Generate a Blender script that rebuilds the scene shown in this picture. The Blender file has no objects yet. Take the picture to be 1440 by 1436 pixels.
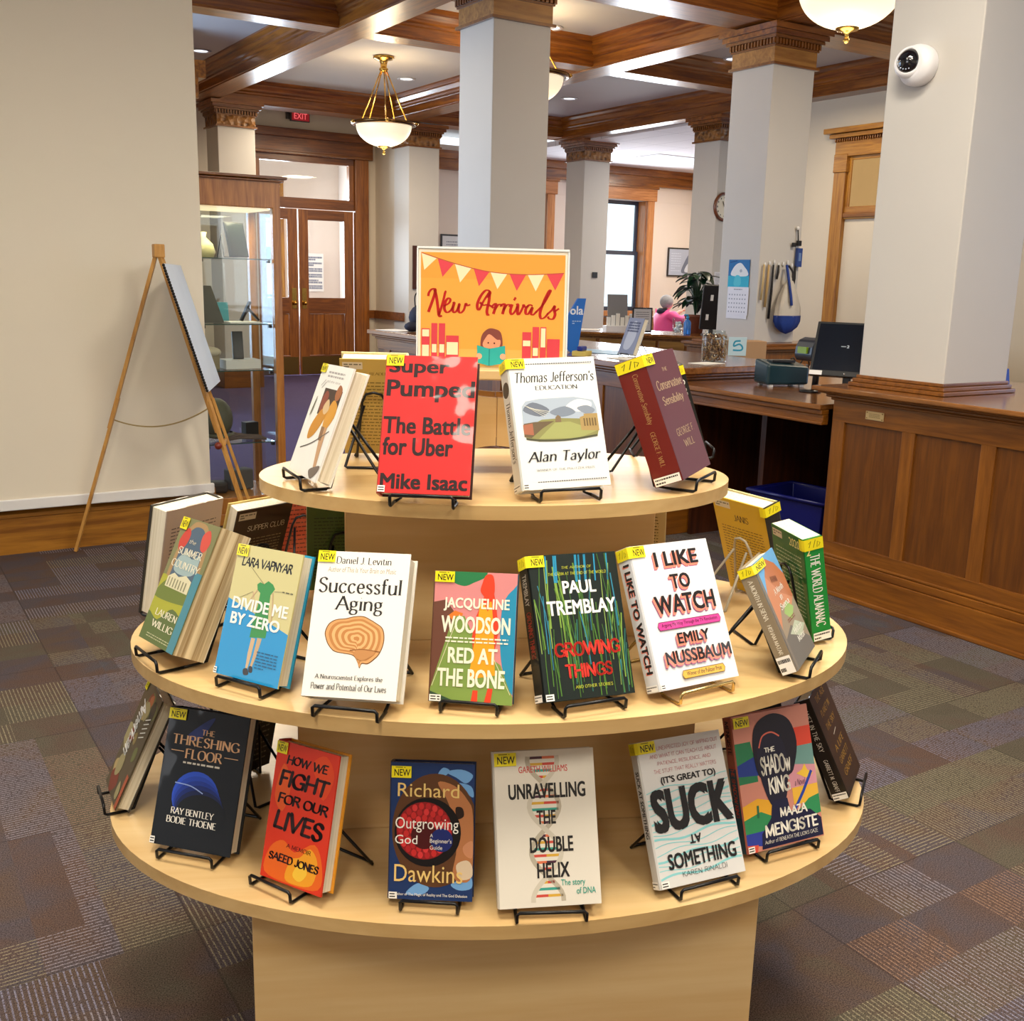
import bpy, bmesh, math, random
from mathutils import Matrix, Vector
R = math.radians
rnd = random.Random(7)
S = bpy.context.scene
COL = S.collection

# ------------------------------------------------------------------ camera, world, lights, exposure
YA = 0.5656003            # heading of the camera within the room
EYE = 1.55
PITCH, ROLL, FPX = R(12.5606), R(1.417), 1478.8
def room(x, y):           # point seen from the camera's heading (right, ahead) -> room axes
    return (x*math.cos(YA)+y*math.sin(YA), -x*math.sin(YA)+y*math.cos(YA))
cam = bpy.data.cameras.new('camera'); camo = bpy.data.objects.new('camera', cam); COL.objects.link(camo)
cam.sensor_fit = 'HORIZONTAL'; cam.sensor_width = 36; cam.lens = 36*FPX/1440; cam.clip_start = .05; cam.clip_end = 200
_f = Vector((0, math.cos(PITCH), -math.sin(PITCH))); _r = Vector((1, 0, 0)); _d = _f.cross(_r)
_R = math.cos(ROLL)*_r-math.sin(ROLL)*_d; _D = math.sin(ROLL)*_r+math.cos(ROLL)*_d
_m = Matrix((( _R.x, -_D.x, -_f.x, 0), (_R.y, -_D.y, -_f.y, 0), (_R.z, -_D.z, -_f.z, EYE), (0, 0, 0, 1)))
camo.matrix_world = Matrix.Rotation(-YA, 4, 'Z') @ _m
S.camera = camo
S.view_settings.view_transform = 'Standard'; S.view_settings.look = 'None'
S.view_settings.gamma = 1; S.view_settings.use_curve_mapping = False
S.view_settings.exposure = -0.1

w = bpy.data.worlds.new('world'); S.world = w; w.use_nodes = True
_b = w.node_tree.nodes['Background']; _b.inputs[0].default_value = (.80, .90, 1, 1); _b.inputs[1].default_value = 1.9

def area(name, loc, size, power, color, target=None, rot=None, shape='RECTANGLE', spread=180):
    l = bpy.data.lights.new(name, 'AREA'); l.shape = shape; l.size = size[0]; l.size_y = size[1]
    l.energy = power; l.color = color; l.spread = R(spread)
    o = bpy.data.objects.new(name, l); COL.objects.link(o); o.location = loc
    if target is not None:
        o.rotation_euler = (Vector(target)-Vector(loc)).to_track_quat('-Z', 'Y').to_euler()
    elif rot: o.rotation_euler = rot
    return o
WARM = (1, .84, .62); NEUT = (1, .91, .76); COOL = (.46, .68, 1)
# front room's unseen ceiling lamps; the last two are added to brighten the stand
for i, (x, y) in enumerate(((.25, 1.0), (1.75, .7), (1.3, 3.0), (-.5, 3.0), (2.7, 2.3), (-1.2, -1.0), (.8, -1.9))):
    area('ceiling_lamp', (x, y, 3.85), (.6, 1.2), 84 if i < 5 else 74, NEUT, rot=(0, 0, 0))
# window of the left wall beyond the screen; street and east lights are added
area('window_light_left', (1.0, 10.4, 1.9), (3.0, 2.4), 125, COOL, target=(6, 9.8, 1.7))
area('window_light_street', (5.8, -2.6, 2.1), (2.4, 2.2), 58, (.92, .95, 1), target=(1.5, 2.5, 1.0))  # added fill for the display fronts, no window known here
area('window_light_street', (-4.2, 2.2, 2.1), (2.4, 2.2), 52, (.92, .95, 1), target=(1.5, 2.2, 1.0))  # second added fill, set aside so covers do not mirror it
area('window_light_reading_room', (12.4, 16.2, 2.0), (2.2, 2.0), 200, (.85, .92, 1), target=(12, 10, 1.4))
area('window_light_east', (9.6, 1.2, 2.0), (2.0, 2.0), 70, COOL, target=(1.5, 5.8, 1.3))  # added cool fill that brightens the chart pad
area('window_light_vestibule', (5.75, 16.85, 1.9), (1.0, 2.2), 190, (.8, .88, 1), target=(6.3, 15.3, 1.6))
# ceiling lamps over the back office and the desk
for x, y, p in ((7.0, 4.6, 60), (8.6, 8.2, 40), (6.9, 12.0, 70), (5.4, 13.4, 45), (12.0, 12.5, 95), (13.6, 14.6, 60), (3.0, 9.0, 40), (2.4, 7.2, 22)):
    area('ceiling_lamp', (x, y, 3.52), (.6, .6), p, WARM if x < 10 else NEUT, rot=(0, 0, 0))

# ------------------------------------------------------------------ materials
MATS = {}
def srgb(c):
    if isinstance(c, str):
        c = [int(c[i:i+2], 16) for i in (0, 2, 4)]
    return tuple(((v/255)/12.92 if v/255 <= .04045 else ((v/255+.055)/1.055)**2.4) for v in c)+(1,)
class NT:
    def __init__(s, name):
        s.m = bpy.data.materials.new(name); s.m.use_nodes = True; s.t = s.m.node_tree
        s.b = s.t.nodes['Principled BSDF']
    def n(s, typ, **kw):
        nd = s.t.nodes.new('ShaderNode'+typ)
        for k, v in kw.items(): setattr(nd, k, v)
        return nd
    def l(s, a, b): s.t.links.new(a, b)
    def math(s, op, a, b=None, c=None):
        nd = s.n('Math', operation=op)
        for i, v in enumerate((a, b, c)):
            if v is None: continue
            if isinstance(v, (int, float)): nd.inputs[i].default_value = v
            else: s.l(v, nd.inputs[i])
        return nd.outputs[0]
    def ramp(s, fac, stops, interp='LINEAR'):
        nd = s.n('ValToRGB'); nd.color_ramp.interpolation = interp; e = nd.color_ramp.elements
        while len(e) < len(stops): e.new(.5)
        for i, (p, c) in enumerate(stops): e[i].position = p; e[i].color = srgb(c) if not isinstance(c, tuple) or len(c) == 3 else c
        s.l(fac, nd.inputs[0]); return nd.outputs[0]
    def mix(s, fac, a, b, mode='MIX'):
        nd = s.n('Mix', data_type='RGBA', blend_type=mode)
        for sock, v in ((nd.inputs[0], fac), (nd.inputs[6], a), (nd.inputs[7], b)):
            if isinstance(v, (int, float)): sock.default_value = v
            elif isinstance(v, (tuple, str)): sock.default_value = srgb(v) if len(v) != 4 else v
            else: s.l(v, sock)
        return nd.outputs[2]
def mat(name, color, rough=.5, metal=0, coat=0, spec=.5, noise=0, nscale=40, bump=0, bscale=200, alpha=1, emit=0, trans=0):
    if name in MATS: return MATS[name]
    k = NT(name); b = k.b; c = srgb(color)
    b.inputs['Base Color'].default_value = c; b.inputs['Roughness'].default_value = rough
    b.inputs['Metallic'].default_value = metal; b.inputs['Coat Weight'].default_value = coat; b.inputs['Coat Roughness'].default_value = .08
    b.inputs['Specular IOR Level'].default_value = spec; b.inputs['Transmission Weight'].default_value = trans
    if emit: b.inputs['Emission Color'].default_value = c; b.inputs['Emission Strength'].default_value = emit
    if noise or bump:
        tc = k.n('TexCoord'); nz = k.n('TexNoise'); nz.inputs['Scale'].default_value = nscale; nz.inputs['Detail'].default_value = 4
        k.l(tc.outputs['Object'], nz.inputs['Vector'])
        if noise:
            lo = tuple(v*(1-noise) for v in c[:3])+(1,); hi = tuple(min(1, v*(1+noise)) for v in c[:3])+(1,)
            k.l(k.mix(nz.outputs['Fac'], lo, hi), b.inputs['Base Color'])
        if bump:
            n2 = k.n('TexNoise'); n2.inputs['Scale'].default_value = bscale; k.l(tc.outputs['Object'], n2.inputs['Vector'])
            bp = k.n('Bump'); bp.inputs['Strength'].default_value = bump; bp.inputs['Distance'].default_value = .002
            k.l(n2.outputs['Fac'], bp.inputs['Height']); k.l(bp.outputs[0], b.inputs['Normal'])
    MATS[name] = k.m; return k.m
def wood(name, c1, c2, axis=2, scale=14, rough=.35, coat=.3, stretch=.07, detail=5, world=False):
    if name in MATS: return MATS[name]
    k = NT(name); tc = k.n('TexCoord'); mp = k.n('Mapping'); sc = [scale]*3; sc[axis] = scale*stretch; mp.inputs['Scale'].default_value = sc
    k.l(tc.outputs['Object'], mp.inputs[0])
    nz = k.n('TexNoise'); nz.inputs['Scale'].default_value = 1.6; nz.inputs['Detail'].default_value = detail; nz.inputs['Distortion'].default_value = .9
    k.l(mp.outputs[0], nz.inputs['Vector'])
    n2 = k.n('TexNoise'); n2.inputs['Scale'].default_value = 9; n2.inputs['Detail'].default_value = 3; k.l(mp.outputs[0], n2.inputs['Vector'])
    f = k.math('ADD', k.math('MULTIPLY', nz.outputs['Fac'], .75), k.math('MULTIPLY', n2.outputs['Fac'], .25))
    k.l(k.ramp(f, [(.36, c1), (.64, c2)]), k.b.inputs['Base Color'])
    k.b.inputs['Roughness'].default_value = rough; k.b.inputs['Coat Weight'].default_value = coat; k.b.inputs['Coat Roughness'].default_value = .18
    bp = k.n('Bump'); bp.inputs['Strength'].default_value = .12; bp.inputs['Distance'].default_value = .001
    k.l(f, bp.inputs['Height']); k.l(bp.outputs[0], k.b.inputs['Normal'])
    MATS[name] = k.m; return k.m
def glassmat():
    if 'clear_glass' in MATS: return MATS['clear_glass']
    k = NT('clear_glass'); t = k.n('BsdfTransparent'); g = k.n('BsdfGlossy'); g.inputs['Roughness'].default_value = .02
    t.inputs[0].default_value = (.93, .96, .96, 1)
    fr = k.n('LayerWeight'); fr.inputs[0].default_value = .5; mx = k.n('MixShader')
    k.l(k.math('ADD', k.math('MULTIPLY', k.math('POWER', fr.outputs['Facing'], 4), .55), .035), mx.inputs[0]); k.l(t.outputs[0], mx.inputs[1]); k.l(g.outputs[0], mx.inputs[2])
    k.l(mx.outputs[0], k.t.nodes['Material Output'].inputs['Surface']); MATS['clear_glass'] = k.m; return k.m
def carpet():
    k = NT('patterned_carpet_tile'); g = k.n('NewGeometry'); sp = k.n('SeparateXYZ'); k.l(g.outputs['Position'], sp.inputs[0])
    X, Y = sp.outputs[0], sp.outputs[1]; T = .66
    def cells(ox, oy, t, seed):
        a = k.math('FLOOR', k.math('DIVIDE', k.math('SUBTRACT', X, ox), t)); b = k.math('FLOOR', k.math('DIVIDE', k.math('SUBTRACT', Y, oy), t))
        cb = k.n('CombineXYZ'); k.l(a, cb.inputs[0]); k.l(b, cb.inputs[1]); cb.inputs[2].default_value = seed
        wn = k.n('TexWhiteNoise', noise_dimensions='3D'); k.l(cb.outputs[0], wn.inputs['Vector']); return wn
    def cells2(ox, oy, tx, ty, seed):
        a = k.math('FLOOR', k.math('DIVIDE', k.math('SUBTRACT', X, ox), tx)); b = k.math('FLOOR', k.math('DIVIDE', k.math('SUBTRACT', Y, oy), ty))
        cb = k.n('CombineXYZ'); k.l(a, cb.inputs[0]); k.l(b, cb.inputs[1]); cb.inputs[2].default_value = seed
        wn = k.n('TexWhiteNoise', noise_dimensions='3D'); k.l(cb.outputs[0], wn.inputs['Vector']); return wn
    tile = cells(.58, 2.28, T, 1.5)
    par = k.math('GREATER_THAN', tile.outputs['Value'], .5)             # which way the tile is laid
    subA = cells2(.58, 2.28, T, T/4, 4.5); subB = cells2(.58, 2.28, T/4, T, 7.5); blk = cells2(.58, 2.28, T/3, T/4, 9.5)
    sub = k.mix(par, subA.outputs['Color'], subB.outputs['Color']); ss = k.n('SeparateColor'); k.l(sub, ss.inputs[0])
    big = k.n('TexNoise'); big.inputs['Scale'].default_value = 3.4; big.inputs['Detail'].default_value = 5; big.inputs['Distortion'].default_value = .6; k.l(g.outputs['Position'], big.inputs['Vector'])
    f = k.math('ADD', k.math('MULTIPLY', ss.outputs[0], .36), k.math('MULTIPLY', big.outputs['Fac'], .66))
    base = k.ramp(f, [(.05, '5b524d'), (.2, '6a6253'), (.33, '70685a'), (.45, '715d52'), (.56, '675d62'), (.68, '715a50'), (.8, '656168'), (.95, '787263')])
    # woven ribs
    pitch = .0128
    def rib(c):
        fr = k.math('FRACT', k.math('DIVIDE', c, pitch)); return k.math('LESS_THAN', fr, .3)
    ribs = k.mix(par, rib(X), rib(Y)); rs = k.n('SeparateColor'); k.l(ribs, rs.inputs[0])
    on = k.math('GREATER_THAN', k.math('ADD', k.math('MULTIPLY', blk.outputs['Value'], .7), k.math('MULTIPLY', ss.outputs[1], .3)), .42)
    brk = k.n('TexNoise'); brk.inputs['Scale'].default_value = 120; k.l(g.outputs['Position'], brk.inputs['Vector'])
    rf = k.math('MULTIPLY', k.math('MULTIPLY', rs.outputs[0], on), k.math('MULTIPLY', k.math('GREATER_THAN', brk.outputs['Fac'], .42), .78))
    ribc = k.ramp(ss.outputs[2], [(0, 'b4acb6'), (.35, 'b3a88a'), (.65, 'a6a4bc'), (.9, 'b4907a')], 'CONSTANT')
    c1 = k.mix(rf, base, ribc)
    fine = k.n('TexNoise'); fine.inputs['Scale'].default_value = 330; fine.inputs['Detail'].default_value = 2; k.l(g.outputs['Position'], fine.inputs['Vector'])
    c2 = k.mix(1.0, c1, k.ramp(fine.outputs['Fac'], [(.3, (120, 120, 120)), (.7, (255, 255, 255))]), 'MULTIPLY')
    def seam(c, o):
        fr = k.math('FRACT', k.math('DIVIDE', k.math('SUBTRACT', c, o), T)); return k.math('LESS_THAN', fr, .008)
    sm = k.math('MAXIMUM', seam(X, .58), seam(Y, 2.28))
    c3 = k.mix(k.math('MULTIPLY', sm, .35), c2, '1c1a1a')
    far = k.math('GREATER_THAN', Y, 6.62)
    pf = k.mix(fine.outputs['Fac'], '3d3350', '5e5072')
    k.l(k.mix(far, c3, pf), k.b.inputs['Base Color']); k.b.inputs['Roughness'].default_value = .95; k.b.inputs['Specular IOR Level'].default_value = .15
    bp = k.n('Bump'); bp.inputs['Strength'].default_value = .5; bp.inputs['Distance'].default_value = .004
    k.l(k.math('ADD', fine.outputs['Fac'], rf), bp.inputs['Height']); k.l(bp.outputs[0], k.b.inputs['Normal'])
    return k.m
def tilemat(name, c, line, sx, sy, wd=.012):
    k = NT(name); g = k.n('NewGeometry'); sp = k.n('SeparateXYZ'); k.l(g.outputs['Position'], sp.inputs[0])
    f = None
    for s, t in ((sp.outputs[0], sx), (sp.outputs[1], sy)):
        q = k.math('LESS_THAN', k.math('FRACT', k.math('DIVIDE', s, t)), wd/t); f = q if f is None else k.math('MAXIMUM', f, q)
    k.l(k.mix(f, c, line), k.b.inputs['Base Color']); k.b.inputs['Roughness'].default_value = .9
    return k.m
def carved(name, c1, c2):
    if name in MATS: return MATS[name]
    k = NT(name); tc = k.n('TexCoord'); v = k.n('TexVoronoi'); v.inputs['Scale'].default_value = 14; k.l(tc.outputs['Object'], v.inputs['Vector'])
    nz = k.n('TexNoise'); nz.inputs['Scale'].default_value = 22; k.l(tc.outputs['Object'], nz.inputs['Vector'])
    f = k.math('ADD', v.outputs['Distance'], k.math('MULTIPLY', nz.outputs['Fac'], .4))
    k.l(k.ramp(f, [(.3, c2), (.75, c1)]), k.b.inputs['Base Color']); k.b.inputs['Roughness'].default_value = .4
    bp = k.n('Bump'); bp.inputs['Distance'].default_value = .03; bp.inputs['Strength'].default_value = .9; k.l(f, bp.inputs['Height']); k.l(bp.outputs[0], k.b.inputs['Normal'])
    MATS[name] = k.m; return k.m
PLASTER = mat('column_plaster', (204, 200, 194), .55, noise=.03, nscale=3)
WALLP = mat('cream_wall_paint', (214, 203, 184), .6, noise=.03, nscale=3)
WALLPK = mat('pale_pink_wall_paint', (226, 212, 200), .6, noise=.02, nscale=3)
CEILP = mat('ceiling_paint', (206, 203, 200), .8, noise=.02, nscale=4)
OAKX = wood('ceiling_oak_x', '683510', 'a5641f', 0, 12, .3, .4); OAKY = wood('ceiling_oak_y', '683510', 'a5641f', 1, 12, .3, .4)
DKX = wood('counter_oak_x', '683a0d', '8e5618', 0, 18, .3, .35); DKY = wood('counter_oak_y', '683a0d', '8e5618', 1, 18, .3, .35); DKZ = wood('counter_oak_z', '6e3f10', '8c551a', 2, 22, .32, .3)
PANELZ = wood('counter_panel_oak', '58300b', '6f400f', 2, 22, .34, .25)
DARKZ = wood('dark_oak_z', '2e1309', '4e2611', 2, 14, .35, .3)
TOPY = wood('counter_top_oak', '6d4018', '9a6430', 1, 16, .2, .6)
GOLDZ = wood('golden_oak_z', '8a5518', 'b8812f', 2, 16, .35, .3); GOLDY = wood('golden_oak_y', '8a5518', 'b8812f', 1, 16, .35, .3)
DOORZ = wood('door_oak_z', '703c10', 'a06020', 2, 14, .35, .3); DOORX = wood('door_oak_x', '5c2e0c', '8e521a', 0, 14, .35, .3)
BASEX = wood('baseboard_oak', '7a4a16', 'ac7428', 0, 14, .3, .4)
CASEZ = wood('display_case_oak', '965a1e', 'c08038', 2, 18, .35, .3)
MAPLE = wood('maple_laminate', 'd3ad74', 'e0c18c', 0, 7, .28, .35, .06); MAPLED = wood('maple_edge', 'bf9a62', 'd0ae76', 0, 9, .4, .15, .06)
EASELW = wood('easel_pine', 'b07a35', 'd09b4e', 2, 20, .45, .1)
BLACK = mat('black_metal', (18, 18, 20), .3, .4); BLACKP = mat('black_plastic', (20, 21, 24), .35); BRASS = mat('brass', (200, 160, 80), .25, 1)
WHITEP = mat('white_plastic', (235, 235, 235), .35); PAPER = mat('paper_white', (240, 238, 232), .7); PAGES = wood('page_edges', 'd3c8ac', 'ebe3cf', 2, 160, .8, 0, .01)
PAGESD = wood('rough_cut_page_edges', '8a7048', 'dccba6', 2, 55, .85, 0, .012); GLASS = glassmat()
CHROME = mat('chrome', (210, 205, 200), .15, 1)

# ------------------------------------------------------------------ mesh building
class MB:
    def __init__(s): s.v = []; s.f = []; s.mi = []; s.mats = []; s.sm = []; s.nb = 0
    def mid(s, m):
        if m not in s.mats: s.mats.append(m)
        return s.mats.index(m)
    def add(s, vs, fs, m, smooth=False, M=None):
        o = len(s.v); i = s.mid(m)
        s.v += [tuple(M @ Vector(p)) if M else tuple(p) for p in vs]
        for f in fs: s.f.append([o+a for a in f]); s.mi.append(i); s.sm.append(smooth)
        return s
    def box(s, a, b, m, M=None):
        e = .00022*(s.nb % 8); s.nb += 1                    # no two faces of one mesh share a plane
        (x0, y0, z0), (x1, y1, z1) = [[p-(e if abs(q-p) > .012 else 0)*(1 if p > q else -1) for p, q in zip(u, v)] for u, v in ((a, b), (b, a))]
        vs = [(x0, y0, z0), (x1, y0, z0), (x1, y1, z0), (x0, y1, z0), (x0, y0, z1), (x1, y0, z1), (x1, y1, z1), (x0, y1, z1)]
        return s.add(vs, [(0, 3, 2, 1), (4, 5, 6, 7), (0, 1, 5, 4), (1, 2, 6, 5), (2, 3, 7, 6), (3, 0, 4, 7)], m, M=M)
    def prism(s, poly, z0, z1, m, M=None, smooth=False):     # polygon in xy, extruded in z
        n = len(poly); vs = [(x, y, z0) for x, y in poly]+[(x, y, z1) for x, y in poly]
        s.add(vs, [tuple(range(n))[::-1], tuple(range(n, 2*n))], m, M=M)
        return s.add(vs, [(i, (i+1) % n, n+(i+1) % n, n+i) for i in range(n)], m, smooth, M=M)
    def tube(s, pts, r, m, n=8, closed=False, cap=True):
        pts = [Vector(p) for p in pts]; N = len(pts); rs = r if isinstance(r, (list, tuple)) else [r]*N; vs = []; up = None
        for i, p in enumerate(pts):
            t = (pts[(i+1) % N]-pts[i-1]) if closed or 0 < i < N-1 else (pts[1]-pts[0] if i == 0 else pts[-1]-pts[-2])
            t.normalize()
            if up is None: up = t.orthogonal().normalized()
            up = (up-t*up.dot(t)).normalized() if (up-t*up.dot(t)).length > 1e-5 else t.orthogonal().normalized()
            sd = t.cross(up)
            vs += [p+(up*math.cos(2*math.pi*k/n)+sd*math.sin(2*math.pi*k/n))*rs[i] for k in range(n)]
        fs = [(i*n+k, i*n+(k+1) % n, ((i+1) % N)*n+(k+1) % n, ((i+1) % N)*n+k) for i in range(N if closed else N-1) for k in range(n)]
        if cap and not closed: fs += [tuple(range(n))[::-1], tuple((N-1)*n+k for k in range(n))]
        return s.add(vs, fs, m, True)
    def lathe(s, prof, m, n=32, M=None):
        vs = [(r*math.cos(2*math.pi*k/n), r*math.sin(2*math.pi*k/n), z) for r, z in prof for k in range(n)]
        fs = [(i*n+k, i*n+(k+1) % n, (i+1)*n+(k+1) % n, (i+1)*n+k) for i in range(len(prof)-1) for k in range(n)]
        return s.add(vs, fs, m, True, M=M)
    def ball(s, c, r, m, n=16, M=None):
        r3 = r if isinstance(r, (list, tuple)) else (r, r, r); k = n//2
        pr = [(math.sin(math.pi*i/k), -math.cos(math.pi*i/k)) for i in range(k+1)]
        T = Matrix.Translation(c) @ Matrix.Diagonal((r3[0], r3[1], r3[2], 1))
        return s.lathe(pr, m, n, M=(M @ T) if M else T)
    def build(s, name, parent=None, bevel=0, loc=None, rot=None):
        me = bpy.data.meshes.new(name); me.from_pydata(s.v, [], s.f); 
        for m in s.mats: me.materials.append(m)
        me.polygons.foreach_set('material_index', s.mi); me.polygons.foreach_set('use_smooth', s.sm); me.update()
        o = bpy.data.objects.new(name, me); COL.objects.link(o)
        if parent: o.parent = parent
        if loc: o.location = loc
        if rot: o.rotation_euler = rot
        if bevel:
            b = o.modifiers.new('bevel', 'BEVEL'); b.width = bevel; b.segments = 2; b.limit_method = 'ANGLE'
        return o
def tag(o, label, cat=None, group=None, kind=None):
    o['label'] = label
    if cat: o['category'] = cat
    if group: o['group'] = group
    if kind: o['kind'] = kind
    return o
def thing(name, label, cat, loc=(0, 0, 0), rz=0, group=None):
    o = bpy.data.objects.new(name, None); COL.objects.link(o); o.location = loc; o.rotation_euler = (0, 0, rz); o.empty_display_size = .05
    return tag(o, label, cat, group)
def struct(name, mb, label=None, parent=None, bevel=0):
    o = mb.build(name, parent, bevel)
    if not parent: o['kind'] = 'structure'; o['category'] = name.split('_')[0].split('.')[0]; o['label'] = label or name.replace('_', ' ')
    return o
def copy_tree(root):
    c = root.copy(); COL.objects.link(c)
    for ch in root.children:
        d = ch.copy(); COL.objects.link(d); d.parent = c
        for g in ch.children:
            e = g.copy(); COL.objects.link(e); e.parent = d
    return c
def smooth_path(pts, n=6, closed=False):
    P = [Vector(p) for p in pts]; out = []; N = len(P)
    for i in range(N if closed else N-1):
        a, b, c, d = (P[(i-1) % N] if closed or i else P[0]), P[i], P[(i+1) % N], (P[(i+2) % N] if closed or i+2 < N else P[-1])
        for k in range(n):
            t = k/n; out.append(.5*((2*b)+(c-a)*t+(2*a-5*b+4*c-d)*t*t+(3*b-a-3*c+d)*t**3))
    if not closed: out.append(P[-1])
    return out
# ------------------------------------------------------------------ lettering
_TC = {}
def font_shape(txt, bold=0):
    key = (txt, bold)
    if key in _TC: return _TC[key]
    cu = bpy.data.curves.new('lettering', 'FONT'); cu.body = txt; cu.size = 1; cu.offset = bold; cu.resolution_u = 3; cu.fill_mode = 'FRONT'
    o = bpy.data.objects.new('lettering', cu); COL.objects.link(o); bpy.context.view_layer.update()
    me = o.evaluated_get(bpy.context.evaluated_depsgraph_get()).to_mesh()
    vs = [(v.co.x, v.co.y) for v in me.vertices]; fs = [tuple(p.vertices) for p in me.polygons]
    o.evaluated_get(bpy.context.evaluated_depsgraph_get()).to_mesh_clear()
    bpy.data.objects.remove(o); bpy.data.curves.remove(cu)
    _TC[key] = (vs, fs); return _TC[key]
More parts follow.
